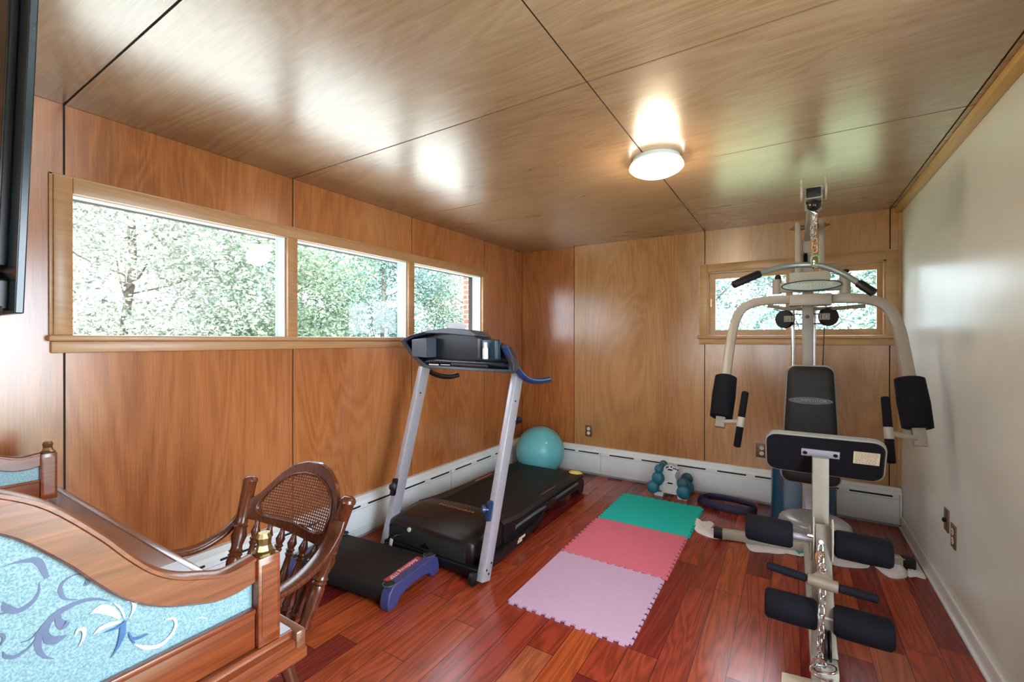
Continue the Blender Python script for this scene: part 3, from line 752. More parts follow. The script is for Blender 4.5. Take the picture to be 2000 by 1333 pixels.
# console
CYb = 2.10
outl = [(-2.2171, 2.1200, 1.3360), (-2.1273, 2.1200, 1.3698), (-1.9912, 2.1200, 1.3955), (-1.8117, 2.1200, 1.4033), (-1.6398, 2.1200, 1.3921), (-1.5749, 2.1200, 1.3673), (-1.3796, 2.1200, 1.3023), (-1.3588, 2.1200, 1.2648), (-1.3211, 2.1200, 1.2022), (-1.3177, 2.1200, 1.1505), (-1.4715, 2.1200, 1.1531), (-1.7785, 2.1200, 1.1567), (-1.9999, 2.1200, 1.1585), (-2.1133, 2.1200, 1.2286)]
cen = sum((V(p) for p in outl), V(0, 0, 0))/len(outl)
bm = B(); a = []; b = []; c = []; dd = []
for p in outl:
    p = V(p); q = cen+(p-cen)*.90; q.z = cen.z+(p.z-cen.z)*.84
    a.append(bm.verts.new(p)); b.append(bm.verts.new(V(q.x, p.y+.004, q.z))); c.append(bm.verts.new(V(q.x, p.y+.075, q.z))); dd.append(bm.verts.new(V(cen.x+(p.x-cen.x)*.93, p.y+.11, cen.z+(p.z-cen.z)*.90)))
n = len(outl)
for j in range(n):
    k = (j+1) % n
    bm.faces.new((a[j], a[k], b[k], b[j])); bm.faces.new((b[j], b[k], c[k], c[j])); bm.faces.new((a[j], dd[j], dd[k], a[k]))
bm.faces.new(c); bm.faces.new(dd[::-1])
cs = obj('console', bm, 'console', tm, 30, None, None, .004)
bm = B(); prism(bm, [(-1.9859, 2.1050, 1.3821), (-1.9640, 2.1050, 1.4014), (-1.7988, 2.1050, 1.4123), (-1.6282, 2.1050, 1.4009), (-1.5675, 2.1050, 1.3671), (-1.5901, 2.1050, 1.3612), (-1.7988, 2.1050, 1.3776)], (0, .16, -.01)); obj('display_hood', bm, 'consgrey', cs, 35, 'grey display rim', None, .004)
bm = B(); prism(bm, [(-2.0889, 2.1000, 1.3395), (-1.9637, 2.1000, 1.3526), (-1.9636, 2.1000, 1.2259), (-2.0888, 2.1000, 1.2297)], (0, .12, 0)); obj('speaker_pod', bm, 'consgrey', cs, 35, 'blue-grey side pod', None, .004)
bm = B(); box(bm, (-1.5600, 2.1100, 1.3400), V((-1.4078, 2.1100, 1.2263))+V(0, .014, 0), 0, None, .004)
pk = obj('bottle_pocket', bm, 'pocket', cs)
bm = B(); box(bm, (-1.4378, 2.1020, 1.3343), V((-1.4200, 2.1020, 1.2321))+V(0, .02, 0), 0, None, .002); obj('pocket_rail', bm, 'consgrey', pk); bm = B(); box(bm, (-1.5578, 2.1020, 1.3460), V((-1.5391, 2.1020, 1.2323))+V(0, .02, 0), 0, None, .002); obj('pocket_rail', bm, 'consgrey', pk)
bm = B(); tube(bm, [(-2.0467, 2.1600, 1.1783), (-1.9528, 2.1500, 1.2014), (-1.7223, 2.1500, 1.2012), (-1.4923, 2.1500, 1.1986), (-1.3460, 2.1600, 1.1879)], .018, 16, 4); obj('cross_tube', bm, 'blackg', cs)
bm = B(); tube(bm, [(-1.7790, 2.1500, 1.1837), (-1.4996, 2.1500, 1.1803)], .026, 16, 0); obj('motor_cover', bm, 'blacks', cs)
bm = B(); box(bm, (-1.9605, 2.1250, 1.1858), V((-1.8829, 2.1250, 1.1784))+V(0, .004, 0)); obj('sensor_strip', bm, 'paper', cs); bm = B(); box(bm, (-1.8659, 2.1250, 1.1854), V((-1.7910, 2.1250, 1.1813))+V(0, .004, 0)); obj('sensor_strip', bm, 'paper', cs)
for x, pt in ((-1.372, [(-1.3720, 2.1030, 1.3055), (-1.3660, 2.1531, 1.2345), (-1.3550, 2.2371, 1.1506), (-1.3450, 2.3159, 1.1030), (-1.3400, 2.4345, 1.0817), (-1.3350, 2.5771, 1.0808)]), (-2.17, [(-2.1700, 2.3003, 1.1931), (-2.1700, 2.3312, 1.1414), (-2.1700, 2.3893, 1.1018), (-2.1700, 2.4826, 1.0734), (-2.1650, 2.5807, 1.0631), (-2.1600, 2.6593, 1.0696)])):
    bm = B(); tube(bm, pt, .0195, 14, 5, (1, 0, 0)); obj('handlebar', bm, 'bluepl' if x > -2 else 'hood', tm, 50, 'navy handlebar' if x > -2 else 'dark brown handlebar')
# things on the treadmill
bm = B(); p = [(-1.9230, 2.2400, 1.4540), (-1.7738, 2.2400, 1.4478), (-1.7490, 2.2400, 1.3855), (-1.8881, 2.2400, 1.3865)]
prism(bm, p, (.0, .0012, 0)); single('paper_sheet', bm, 'paper', 'white paper standing on top of the treadmill console', 'paper', p[3])
bm = B(); p = V((-1.4903, 2.0850, 1.2635)); lathe(bm, (p.x, p.y, p.z-.035), (p.x, p.y, p.z+.062), [(0, .014), (.05, .017), (.6, .016), (.75, .010), (.8, .011), (1, .010)], 18)
single('white_bottle', bm, 'paper', 'small white bottle in the pocket of the treadmill console', 'bottle', (p.x, p.y, p.z-.035), None, 40)
bm = B(); q = V(tx(-1.56, 3.575, .176)); rr = random.Random(3)
N_ = 18; vv = []
for k in range(N_):
    a = 2*math.pi*k/N_; vv.append((q.x+math.cos(a)*.060*(1+.2*math.sin(3*a)), q.y+math.sin(a)*.040*(1+.2*math.cos(2*a)), q.z+.001))
lo_ = [bm.verts.new(v) for v in vv]; hi_ = [bm.verts.new(((v[0]-q.x)*.7+q.x, (v[1]-q.y)*.7+q.y, q.z+.012+.010*rr.random())) for v in vv]; tp = bm.verts.new((q.x, q.y, q.z+.024))
for k in range(N_): bm.faces.new((lo_[k], lo_[(k+1) % N_], hi_[(k+1) % N_], hi_[k])); bm.faces.new((hi_[k], hi_[(k+1) % N_], tp))
bm.faces.new(lo_[::-1]); single('crumpled_cloth', bm, 'yellow', 'small crumpled yellow cloth on rear corner of the treadmill', 'cloth', q, None, 80)

# ------------------------------------------------------------------ aerobic step
sc_ = V(-2.055, 1.690, 0); sr = R(6.5); ca, sa = math.cos(sr), math.sin(sr)
def st(x, y, z): return (sc_.x+x*ca-y*sa, sc_.y+x*sa+y*ca, z)
sp = thing('aerobic_step', 'low black aerobic step with indigo end caps before the treadmill', 'exercise step', (sc_.x, sc_.y, 0))
bm = B(); prof = [(-.195, .030), (-.200, .060), (-.190, .095), (-.165, .108), (.165, .108), (.190, .095), (.200, .060), (.195, .030), (.16, .022), (-.16, .022)]
prism(bm, [st(-.315, y, z) for y, z in prof], V(st(.63, 0, 0))-V(st(0, 0, 0))); obj('platform', bm, 'belt', sp, 50, None, None, .004)
for s in (-1, 1):
    bm = B(); cap = [(-.212, .004), (-.216, .040), (-.205, .085), (-.175, .112), (.175, .112), (.205, .085), (.216, .040), (.212, .004), (.150, .001), (.125, .035), (.05, .050), (-.05, .050), (-.125, .035), (-.150, .001)]
    prism(bm, [st(s*.312, y, z) for y, z in cap], V(st(s*.055, 0, 0))-V(st(0, 0, 0)))
    ec = obj('end_cap', bm, 'stepblue', sp, 35, 'indigo end cap', None, .006)
    for yy in (-.165, .170):
        bm = B(); o1 = [(-.030, 0), (-.022, -.022), (0, -.030), (.022, -.020), (.030, .010), (.012, .026), (-.014, .026)]
        prism(bm, [st(s*.33+a, yy+b, .1125) for a, b in o1], (0, 0, .0012)); obj('corner_socket', bm, 'slot', ec)
        bm = B(); tube(bm, [st(s*.33+a*1.1, yy+b*1.1, .1135) for a, b in o1[:5]], .0022, 6, 3); obj('socket_rim', bm, 'consgrey', ec)
bm = B(); q0 = V(st(.296, -.01, .1086)); boxc(bm, q0, (.042, .275, .0012), Matrix.Rotation(sr, 3, 'Z'), 0)
rl = obj('name_label', bm, 'red', sp, 35, 'red label strip with white lettering')
text_mesh('BodyStrong STEP', .034, 'paper', basis((sa, -ca, 0), (ca, sa, 0), (0, 0, 1), q0+V(0, 0, .001)), 'lettering', rl, .0003, .25, .92)

# ------------------------------------------------------------------ dumbbell rack
dr = V(-.865, 3.93, 0)
rk = thing('dumbbell_rack', 'white plastic dumbbell rack against the baseboard heater', 'dumbbell rack', (dr.x, dr.y, 0))
for y in (-.036, .022):
    bm = B(); body = [(-.135, 0), (-.135, .055), (-.10, .075), (-.060, .11), (-.085, .135), (-.055, .175), (-.075, .215), (-.045, .262), (-.030, .255), (-.012, .268), (.012, .262), (.022, .250), (.040, .255), (.062, .250), (.040, .200), (.052, .150), (.095, .120), (.090, .075), (.135, .055), (.135, 0), (.060, 0), (.055, .035), (-.055, .035), (-.060, 0)]
    prism(bm, [(dr.x+a, dr.y+y, z+.001) for a, z in body], (0, .014, 0)); obj('side_plate', bm, 'paper', rk, 35, None, None, .003)
for a, z in ((-.09, .04), (.09, .04), (0, .12), (0, .235)):
    bm = B(); box(bm, (dr.x+a-.02, dr.y-.036, z), (dr.x+a+.02, dr.y+.036, z+.012)); obj('cross_brace', bm, 'paper', rk)
for a, z in ((-.030, .255), (-.018, .262), (.010, .266), (.030, .255), (.045, .252), (.062, .248)):
    bm = B(); lathe(bm, (dr.x+a, dr.y-.0365, z+.001), (dr.x+a, dr.y-.0375, z+.001), [(0, .008), (1, .007)], 10); obj('cradle_dot', bm, 'stepblue', rk)
for (a, z, rad, mt, lab) in ((-.128, .090, .052, 'teal', 'teal dumbbell, lowest on the left side of the rack'), (-.085, .175, .052, 'teal', 'teal dumbbell, middle one on the left side of rack'), (-.080, .250, .036, 'teal', 'small teal dumbbell, topmost on the rack'), (.118, .085, .056, 'teal', 'teal dumbbell on the right side of the rack'), (.110, .150, .050, 'dkteal', 'dark green dumbbell, upper right of the rack')):
    yo = -.012 if mt == 'teal' else .012
    dbt = thing('dumbbell', lab, 'dumbbell', (dr.x+a, dr.y+yo, z), 'dumbbells on the white rack')
    for e in (-1, 1):
        bm = B(); y0 = dr.y+yo+e*.056; lathe(bm, (dr.x+a, y0, z), (dr.x+a, y0+e*.055, z), [(0, rad*.45), (.05, rad*.8), (.3, rad*1.0), (.6, rad*.97), (.85, rad*.75), (1, rad*.35)], 8 if 0 else 22)
        obj('weight_head', bm, mt, dbt, 50)
    bm = B(); lathe(bm, (dr.x+a, dr.y+yo-.056, z), (dr.x+a, dr.y+yo+.056, z), [(0, .015), (.5, .018), (1, .015)], 14); obj('grip', bm, mt, dbt)

# ------------------------------------------------------------------ dark strap coil by the heater
bm = B(); cx, cy = -.435, 3.905
rr = random.Random(5)
for k in range(4):
    pts = []
    for i in range(36):
        a = 2*math.pi*i/36; sx_ = .215-.010*k; sy_ = .100-.010*k
        pts.append((cx+.01*k+sx_*math.cos(a), cy-.006*k+sy_*math.sin(a)+.02*math.cos(a)*(-1), .020+.010*k+.004*math.sin(2*a+k)+(.018 if math.sin(a) > .3 else 0)))
    sweep(bm, pts, rect(.007, .030, .003), (0, 0, 1), True)
single('coiled_strap', bm, 'navycloth', 'dark navy strap coiled in a flat ring beside the heater', 'strap', (cx, cy, 0), None, 60)

# ------------------------------------------------------------------ home gym
gy = thing('home_gym', 'beige steel multi-station home gym with black pads and foam rollers', 'home gym', (.10, 3.35, 0))
def g(name, bm, mats, parent=None, ang=35, label=None, bev=0): return obj(name, bm, mats, parent or gy, ang, label, None, bev)
XM = .098
# base
bm = B(); bar(bm, [(XM, 3.86, .030), (XM, 2.02, .030)], .058, .056, 0, (0, 0, 1)); g('base_beam', bm, 'whitemetal')
bm = B(); bar(bm, [(-0.3997, 3.2938, 0.0340), (0.5613, 3.4418, 0.0340)], .055, .056, 0, (0, 0, 1)); cb = g('cross_bar', bm, 'whitemetal')
for a, b in (((-0.3899, 3.2906, 0.0340), (-0.4431, 3.2853, 0.0340)), ((0.5523, 3.4433, 0.0340), (0.6108, 3.4518, 0.0340))):
    bm = B(); bar(bm, [a, b], .062, .064, 0, (0, 0, 1), .012); g('end_cap', bm, 'blacks', cb)
# mast and tower
bm = B(); bar(bm, [(XM-.004, 3.44, .05), (0.0863, 3.4400, 1.9825)], .060, .060, 0, (0, 1, 0)); ms = g('mast', bm, 'greymetal')
bm = B(); lathe(bm, (0.0867, 3.4050, 1.4895), (0.0864, 3.3950, 1.4891), [(0, .012), (.7, .012), (1, .006)], 12); g('bolt', bm, 'bronze', ms); bm = B(); lathe(bm, (0.1007, 3.4050, 0.2662), (0.1004, 3.3950, 0.2694), [(0, .012), (1, .007)], 12); g('bolt', bm, 'bronze', ms)
for px0, px1 in (((0.0339, 3.4000, 1.6849), (0.0329, 3.4000, 2.0931)), ((0.1585, 3.4000, 1.6771), (0.1574, 3.4000, 2.0952))):
    bm = B(); bar(bm, [px0, px1], .030, .055, 0, (0, 1, 0)); tp = g('tower_plate', bm, 'greymetal')
    bm = B(); q = V(px1)-V(0, .0, .035); s = -1 if px0[0] < .06 else 1
    lathe(bm, q+V(.015*s, 0, 0), q+V(.045*s, 0, 0), [(0, .014), (.3, .014), (.32, .008), (.8, .008), (1, .004)], 12); lathe(bm, q-V(.015*s, 0, 0), q-V(.040*s, 0, 0), [(0, .016), (1, .016)], 12)
    g('pivot_bolt', bm, 'bronze', tp)
bm = B(); box(bm, V((-0.0135, 3.3600, 1.7068)), V((0.2029, 3.3600, 1.7710))+V(0, .05, 0)); g('tower_base', bm, 'whitemetal', None, 35, None, .004)
# high pulley arm
bm = B(); bar(bm, [(0.0915, 2.6600, 2.0721), (0.0963, 2.8600, 2.0621)], .075, .062, 0, (0, 0, 1)); bar(bm, [(0.0956, 2.8400, 2.0625), (0.0975, 3.3600, 2.0367), (0.0878, 3.6000, 1.8815)], .052, .058, 0, (0, 0, 1))
ar = g('pulley_arm', bm, 'greymetal')
bm = B(); q = V((0.0915, 2.6600, 2.0721)); boxc(bm, q+V(0, -.003, 0), (.060, .008, .046), None, 0, .003); g('arm_end_cap', bm, 'blacks', ar)
for dx in (-.050, .050):
    bm = B(); lathe(bm, q+V(dx-.004, .02, .008), q+V(dx+.004, .02, .008), [(0, .001), (0.01, .044), (.99, .044), (1, .001)], 24); bar(bm, [q+V(dx, .02, -.02), q+V(dx, .02, .075)], .010, .032, 0, (0, 1, 0)); lathe(bm, q+V(dx*.6, .02, .005), q+V(dx*1.1, .02, .005), [(0, .010), (1, .010)], 10)
    g('pulley_cheek', bm, 'whitemetal', ar)
bm = B(); k0 = V((0.0951, 2.7000, 2.0467)); sphere(bm, (0.0938, 2.6600, 2.0059), .031, 20, 14, (1, 1, .9)); lathe(bm, (0.0938, 2.6600, 2.0059), V((0.0940, 2.7300, 2.0549)), [(0, .014), (1, .012)], 14); lathe(bm, (0.0930, 2.7000, 2.0419), (0.0950, 2.7600, 2.0681), [(0, .034), (1, .034)], 20)
g('knob', bm, 'knob', ar)
bm = B(); bp = V((0.0752, 3.4200, 1.8552)); lathe(bm, bp+V(-.012, 0, 0), bp+V(.012, 0, 0), [(0, .030), (.2, .050), (.5, .040), (.8, .050), (1, .030)], 24); g('rear_pulley', bm, 'blacks', ar)
bm = B(); tube(bm, [(0.0931, 2.7000, 1.9956), (0.0932, 2.7000, 1.9673)], .009, 10); lathe(bm, (0.0846, 2.7000, 1.9918), (0.1080, 2.7000, 1.9728), [(0, .012), (1, .012)], 10)
chain(bm, (0.0953, 2.7000, 1.9696), (0.0958, 2.7000, 1.7639), .038, .022, .0034, 0, .003); chain(bm, (0.0892, 2.7100, 1.9729), (0.0874, 2.7100, 1.8439), .030, .018, .0028, 0, .002)
for z in (474, 486): link_ring(bm, V((0.0976, 2.6950, 1.8142))+V(0, 0, (480-z)*.0028), (0, 0, 1), (1, 0, 0), .038, .022, .0040, 1)
link_ring(bm, (0.0998, 2.6900, 1.7337), (0, 0, 1), (1, .3, 0), .060, .034, .0045, 2)
g('hanging_chain', bm, ['chrome', 'rust', 'ledgreen'], ar)
# curved lat pulldown bar hanging from the chain
pts = [(-0.2499, 2.5500, 1.6265), (-0.1464, 2.6000, 1.6775), (-0.0532, 2.6600, 1.7120), (0.0419, 2.6900, 1.7210), (0.1277, 2.7000, 1.7097), (0.2161, 2.7000, 1.6620), (0.2775, 2.6800, 1.6059), (0.3248, 2.6600, 1.5625)]
lb = thing('lat_pulldown_bar', 'curved grey pulldown bar hanging from a chain above the gym', 'pulldown bar', (0.0960, 2.7000, 1.7176))
bm = B(); tube(bm, pts, .0145, 16, 5, (0, 1, 0)); obj('bar', bm, 'latbar', lb, 60)
for a, b in ((pts[0], (-0.1375, 2.6050, 1.6801)), (pts[-1], (0.2702, 2.6850, 1.6143))):
    bm = B(); d = (V(b)-V(a)); lathe(bm, V(a)-d*.06, V(b), [(0, .014), (.03, .020), (.95, .020), (1, .017)], 16); obj('grip', bm, 'blacks', lb, 50)
bm = B(); link_ring(bm, (0.0954, 2.6850, 1.7206), (0, 0, 1), (0, 1, 0), .050, .040, .005); obj('eyelet', bm, 'chrome', lb)
# name beam and carriage
bm = B(); box(bm, V((-0.0722, 3.2200, 1.6350)), V((0.2530, 3.2200, 1.6946))+V(0, .055, 0), 0, None, .005); nb = g('name_beam', bm, 'greymetal')
bm = B(); c0 = V((-0.0668, 3.2200, 1.6729)); lathe(bm, c0+V(-.010, .02, -.045), c0+V(-.010, .02, .045), [(0, .026), (1, .026)], 20); g('hinge_sleeve', bm, 'greymetal', nb); bm = B()
c1 = V((0.2531, 3.2200, 1.6588)); lathe(bm, c1+V(.012, .02, -.050), c1+V(.012, .02, .055), [(0, .028), (1, .028)], 20); g('hinge_sleeve', bm, 'greymetal', nb)
bm = B(); lathe(bm, c0+V(-.005, .01, .045), c0+V(-.005, .01, .072), [(0, .018), (.6, .018), (1, .010)], 14); g('hinge_cap', bm, 'blacks', nb); bm = B(); sphere(bm, V((0.2655, 3.2000, 1.7387)), .018, 14, 10, (1, 1, .7)); g('hinge_cap', bm, 'blacks', nb)
ec = V((0.0993, 3.2150, 1.6681)); bm = B()
prism(bm, [ec+V(.150*math.cos(2*math.pi*k/40), -.002, .030*math.sin(2*math.pi*k/40)) for k in range(40)], (0, -.004, 0)); lg = g('name_badge', bm, 'latbar', nb, 35, 'oval grey badge with raised lettering')
bm = B(); sweep(bm, [ec+V(.150*math.cos(2*math.pi*k/40), -.007, .030*math.sin(2*math.pi*k/40)) for k in range(40)], circ(.0028, 6), (0, 1, 0), True); g('badge_rim', bm, 'blacks', lg)
text_mesh('COMPETITOR', .036, 'cream', basis((1, 0, 0), (0, 0, 1), (0, -1, 0), ec+V(0, -.0075, 0)), 'lettering', lg, .0008, 0, .96)
bm = B(); box(bm, V((-0.0120, 3.0800, 1.5408)), V((0.1934, 3.0800, 1.6077))+V(0, .13, 0), 0, None, .006); cr = g('carriage', bm, 'greymetal')
# butterfly press arms
LP = [(0.0006, 3.1800, 1.5840), (-0.1106, 3.2200, 1.5891), (-0.2108, 3.2400, 1.5755), (-0.2812, 3.2400, 1.5286), (-0.3179, 3.2200, 1.4220), (-0.3360, 3.1400, 1.2570), (-0.3521, 2.9800, 0.9640), (-0.3614, 2.9200, 0.8168)]
RP = [(0.1805, 3.1400, 1.5784), (0.2777, 3.1200, 1.5751), (0.3678, 3.1200, 1.5622), (0.4375, 3.1200, 1.5202), (0.4823, 3.1200, 1.4196), (0.5033, 3.0800, 1.2726), (0.5268, 2.9900, 1.0159), (0.5415, 2.9300, 0.8171)]
for P_, gp, tops, s in ((LP, ((-0.2210, 2.8600, 1.0464), (-0.2592, 2.8000, 0.7347)), .80, -1), (RP, ((0.3908, 2.8200, 1.0637), (0.4061, 2.7600, 0.7509)), .80, 1)):
    bm = B(); bar(bm, P_, .052, .052, 5, (0, 1, 0), .005); pa = g('press_arm', bm, 'greymetal', cr)
    a = V(P_[-2]).lerp(V(P_[-3]), .50); b = V(P_[-1])+(V(P_[-2])-V(P_[-1])).normalized()*(.058 if s < 0 else .085)
    bm = B(); lathe(bm, a, b, [(0, .052), (.02, .062), (.5, .066), (.98, .062), (1, .052)], 26); g('foam_pad', bm, 'foam', pa, 50)
    bm = B(); q = V(P_[-1])+(V(P_[-2])-V(P_[-1])).normalized()*.035; h0 = V(gp[0]).lerp(V(gp[1]), .55)
    tube(bm, [q, h0], .013, 12); lathe(bm, h0+(V(gp[0])-h0).normalized()*.028, h0-(V(gp[0])-h0).normalized()*.028, [(0, .019), (1, .019)], 16); hb = g('handle_bracket', bm, 'whitemetal', pa)
    for e in (0, 1):
        bm = B(); u = (V(gp[e])-h0).normalized(); lathe(bm, h0+u*.028, V(gp[e]), [(0, .0185), (.95, .0185), (1, .012)], 16); g('hand_grip', bm, 'foam', hb, 50)
bm = B()
for k in range(2):
    z = .0
    tube(bm, [(-0.1353, 3.5000, 1.5765), (-0.0311, 3.5000, 1.5518), (0.2067, 3.5000, 1.5431), (0.3878, 3.5000, 1.5524)], .012, 8, 4) if k == 0 else None
g('cable_arm', bm, 'greymetal', cr)
# swivelling cable pulleys
for c, s in (((-0.0368, 3.5000, 1.4799), -1), ((0.2015, 3.5000, 1.4907), 1)):
    c = V(c); ax = V(.25*s, -.97, 0).normalized() if 0 else V(.55*s, -.83, 0).normalized(); bm = B()
    lathe(bm, c-ax*.016, c+ax*.016, [(0, .040), (.02, .058), (.25, .060), (.5, .048), (.75, .060), (.98, .058), (1, .040)], 30); pu = g('pulley_wheel', bm, 'blacks')
    bm = B(); boxc(bm, c+V(-.022*s, -.040, 0), (.056, .006, .042), None, 0, .004); lathe(bm, c+V(-.012*s, -.044, 0), c+V(-.012*s, -.052, 0), [(0, .011), (1, .008)], 12); g('pulley_bracket', bm, 'greymetal', pu)
bm = B()
for z in (614, 633): tube(bm, [(-0.0222, 3.5000, 1.4795)[:2]+(V((0.0975, 3.5000, 1.5102)).z if z == 614 else V((0.0976, 3.5000, 1.4465)).z,), (0.1853, 3.5000, 1.4878)[:2]+(V((0.0975, 3.5000, 1.5102)).z if z == 614 else V((0.0976, 3.5000, 1.4465)).z,)], .0035, 8)
tube(bm, [(0.1811, 3.5200, 1.4224), (0.1746, 3.5400, 1.1688), (0.1735, 3.5600, 0.8849), (0.1699, 3.5800, 0.5260)], .0028, 6); tube(bm, [(-0.1021, 3.5000, 1.5474), (-0.0516, 3.5000, 1.5318)], .0028, 6)
g('steel_cable', bm, 'blacks')
# guide rods and shroud over the weights
for p in ((0.0101, 3.7200, 1.5816), (0.1329, 3.7200, 1.5767)):
    bm = B(); lathe(bm, p, (p[0], p[1], .40), [(0, .013), (1, .013)], 14); g('guide_rod', bm, 'chrome')
bm = B(); xs0, xs1 = (-0.1224, 3.6600, 0.2631)[0], (0.2666, 3.6600, 0.3340)[0]
prof = []
rx_ = .085
for sx, sy, a0 in ((1, 1, 0), (-1, 1, 90), (-1, -1, 180), (1, -1, 270)):
    for k in range(7):
        a = R(a0+15*k); prof.append(((xs0+xs1)/2+sx*((xs1-xs0)/2-rx_)+rx_*math.cos(a), 3.785+sy*(.125-rx_)+rx_*math.sin(a)))
prism(bm, [(x, y, .002) for x, y in prof], (0, 0, .56)); sh = g('weight_shroud', bm, 'shroud', None, 30, 'glossy teal blue rounded shroud', .008)
for zz in (.06, .50):
    bm = B(); sweep(bm, [(x, y, zz) for x, y in prof], circ(.006, 6), (0, 0, 1), True); g('shroud_rib', bm, 'shroud', sh, 60)
# backrest
bc_ = V((0.0941, 3.1400, 0.8465)); ay = V(0, .10, 1).normalized(); an = V(0, -1, .10).normalized()
wb, wt, hh = (0.2302, 3.1400, 0.7990)[0]-(-0.0497, 3.1400, 0.7668)[0], (0.2032, 3.1400, 1.1192)[0]-(-0.0216, 3.1400, 1.1085)[0], V((0.0938, 3.1600, 1.1791)).z-V((0.0949, 3.1400, 0.5067)).z
bm = B(); out, _ = cushion(bm, bc_, (1, 0, 0), ay, an, wb, hh, .050, .045, wt); br = g('backrest', bm, 'vinyl', None, 50)
bm = B(); sweep(bm, [bc_+V(1, 0, 0)*x*1.005+ay*y*1.003+an*.006 for x, y in out], circ(.0085, 8), an, True); g('piping', bm, 'piping', br, 60)
e0 = bc_+ay*(V((0.0925, 3.1000, 0.9833)).z-bc_.z)+an*.0525
bm = B(); prism(bm, [e0+V(1, 0, 0)*(.106*math.cos(2*math.pi*k/36))+ay*(.019*math.sin(2*math.pi*k/36)) for k in range(36)], an*.001); lo = g('printed_logo', bm, 'logofill', br, 35, 'grey printed oval')
bm = B(); sweep(bm, [e0+an*.001+V(1, 0, 0)*(.106*math.cos(2*math.pi*k/36))+ay*(.019*math.sin(2*math.pi*k/36)) for k in range(36)], circ(.0012, 5), an, True); g('logo_rim', bm, 'logotext', lo)
text_mesh('COMPETITOR', .026, 'logotext', basis((1, 0, 0), ay, an, e0+an*.0016), 'lettering', lo, .0003, 0, .98)
bm = B(); box(bm, (XM-.03, 3.17, .70), (XM+.03, 3.42, .75)); g('backrest_bracket', bm, 'greymetal'); bm = B(); box(bm, (XM-.03, 3.17, .55), (XM+.03, 3.42, .60)); g('backrest_bracket', bm, 'greymetal')
# seat
sc2 = V((0.0988, 2.6874, 0.4400)); bm = B()
lathe(bm, (sc2.x, sc2.y, .385), (sc2.x, sc2.y, .452), [(0, .115), (.05, .148), (.45, .156), (.75, .150), (.93, .132), (1, .09)], 44); se = g('seat', bm, 'seatgrey', None, 50, 'round grey seat cushion')
bm = B(); bar(bm, [(XM, 3.40, .355), (XM, 2.24, .355)], .05, .055, 0, (0, 0, 1)); boxc(bm, (sc2.x, sc2.y, .380), (.16, .16, .008)); g('seat_beam', bm, 'silver')
# front post, preacher pad
pf = 2.20
bm = B(); xf = (0.1013, 2.2000, 0.7245)[0]; bar(bm, [(xf, pf, .03), (xf, pf, (0.1009, 2.2000, 0.8643)[2])], .056, .056, 0, (0, 1, 0)); fp = g('front_post', bm, 'greymetal')
bm = B(); box(bm, (xf-.034, pf-.034, .27), (xf+.034, pf+.034, .30)); box(bm, (xf-.036, pf-.045, .45), (xf-.029, pf+.035, .57), 0, None, .003); box(bm, (xf+.029, pf-.045, .45), (xf+.036, pf+.035, .57), 0, None, .003); g('post_socket', bm, 'whitemetal', fp)
n_ = V(0, .90, .43).normalized(); u_ = V(0, -.43, .90).normalized(); pc = V((0.1095, 2.2350, 0.8577)); pw = (0.2997, 2.2350, 0.8606)[0]-(-0.0985, 2.2350, 0.8575)[0]
bm = B(); out, _ = cushion(bm, pc, (1, 0, 0), u_, n_, pw, .185, .045, .040); pp = g('preacher_pad', bm, 'vinyl', None, 50)
bm = B(); sweep(bm, [pc+V(1, 0, 0)*x*1.004+u_*y*1.004+n_*.014 for x, y in out], rect(.010, .026, .004), n_, True); g('piping', bm, 'piping', pp, 60)
bm = B(); prism(bm, [pc+V(1, 0, 0)*x*.97+u_*y*.96 for x, y in out], -n_*.003); bk = g('pad_backing', bm, 'vinyldk', pp)
bm = B(); m3 = basis((1, 0, 0), u_, n_, (0, 0, 0)).to_3x3(); boxc(bm, pc+V(-.008, 0, 0)+u_*.020-n_*.006, (.130, .034, .005), m3, 0, .001); pb = g('pad_bracket', bm, 'silver', pp)
for dx in (-.055, .048):
    bm = B(); c = pc+V(dx-.005, 0, 0)+u_*.019-n_*.0085; lathe(bm, c, c-n_*.003, [(0, .0085), (1, .007)], 12); g('screw', bm, 'blacks', pb)
bm = B(); boxc(bm, pc+V(.142, 0, 0)+u_*.020-n_*.0045, (.082, .058, .001), m3); stk = g('care_label', bm, 'cream', pp, 35, 'cream label with printed lines')
bm = B(); rl_ = random.Random(2)
for k in range(8):
    x = -.036
    while x < .030:
        wd = rl_.uniform(.003, .010); boxc(bm, pc+V(.142+x+wd/2, 0, 0)+u_*(.020+.024-.0068*k)-n_*.0052, (wd, .0020, .0004), m3); x += wd+.003
g('printed_lines', bm, 'printgrey', stk)
# leg lever with rollers
lz = V((0.1005, 2.1400, 0.6159)).z
bm = B(); bar(bm, [(0.1055, 2.1400, 0.6129), (0.1122, 2.1000, 0.4182), (0.1212, 2.0500, 0.2117), (0.1264, 2.0300, 0.1582)], .050, .040, 4, (0, 1, 0)); lv = g('leg_lever', bm, 'warmlitmetal')
for px in (1587, 1625):
    bm = B(); q = V((0.0737, 2.1400, 0.5732)) if px == 1587 else V((0.1327, 2.1000, 0.5896))
    o2 = [(-.030, .045), (.0, .062), (.025, .045), (.030, -.02), (.022, -.10), (-.012, -.10), (-.030, -.03)]
    prism(bm, [q+V(0, a, b) for a, b in o2], (.006, 0, 0)); g('pivot_plate', bm, 'whitemetal', lv, 35, None, .002)
bm = B(); lathe(bm, (0.1012, 2.1150, 0.5486), (0.1002, 2.0950, 0.5561), [(0, .009), (1, .008)], 12); g('hook_bolt', bm, 'chrome', lv); bm = B(); lathe(bm, (0.0764, 2.1200, 0.5649), V((0.0764, 2.1200, 0.5649))+V(-.02, 0, 0), [(0, .010), (1, .008)], 10); g('hook_bolt', bm, 'chrome', lv)
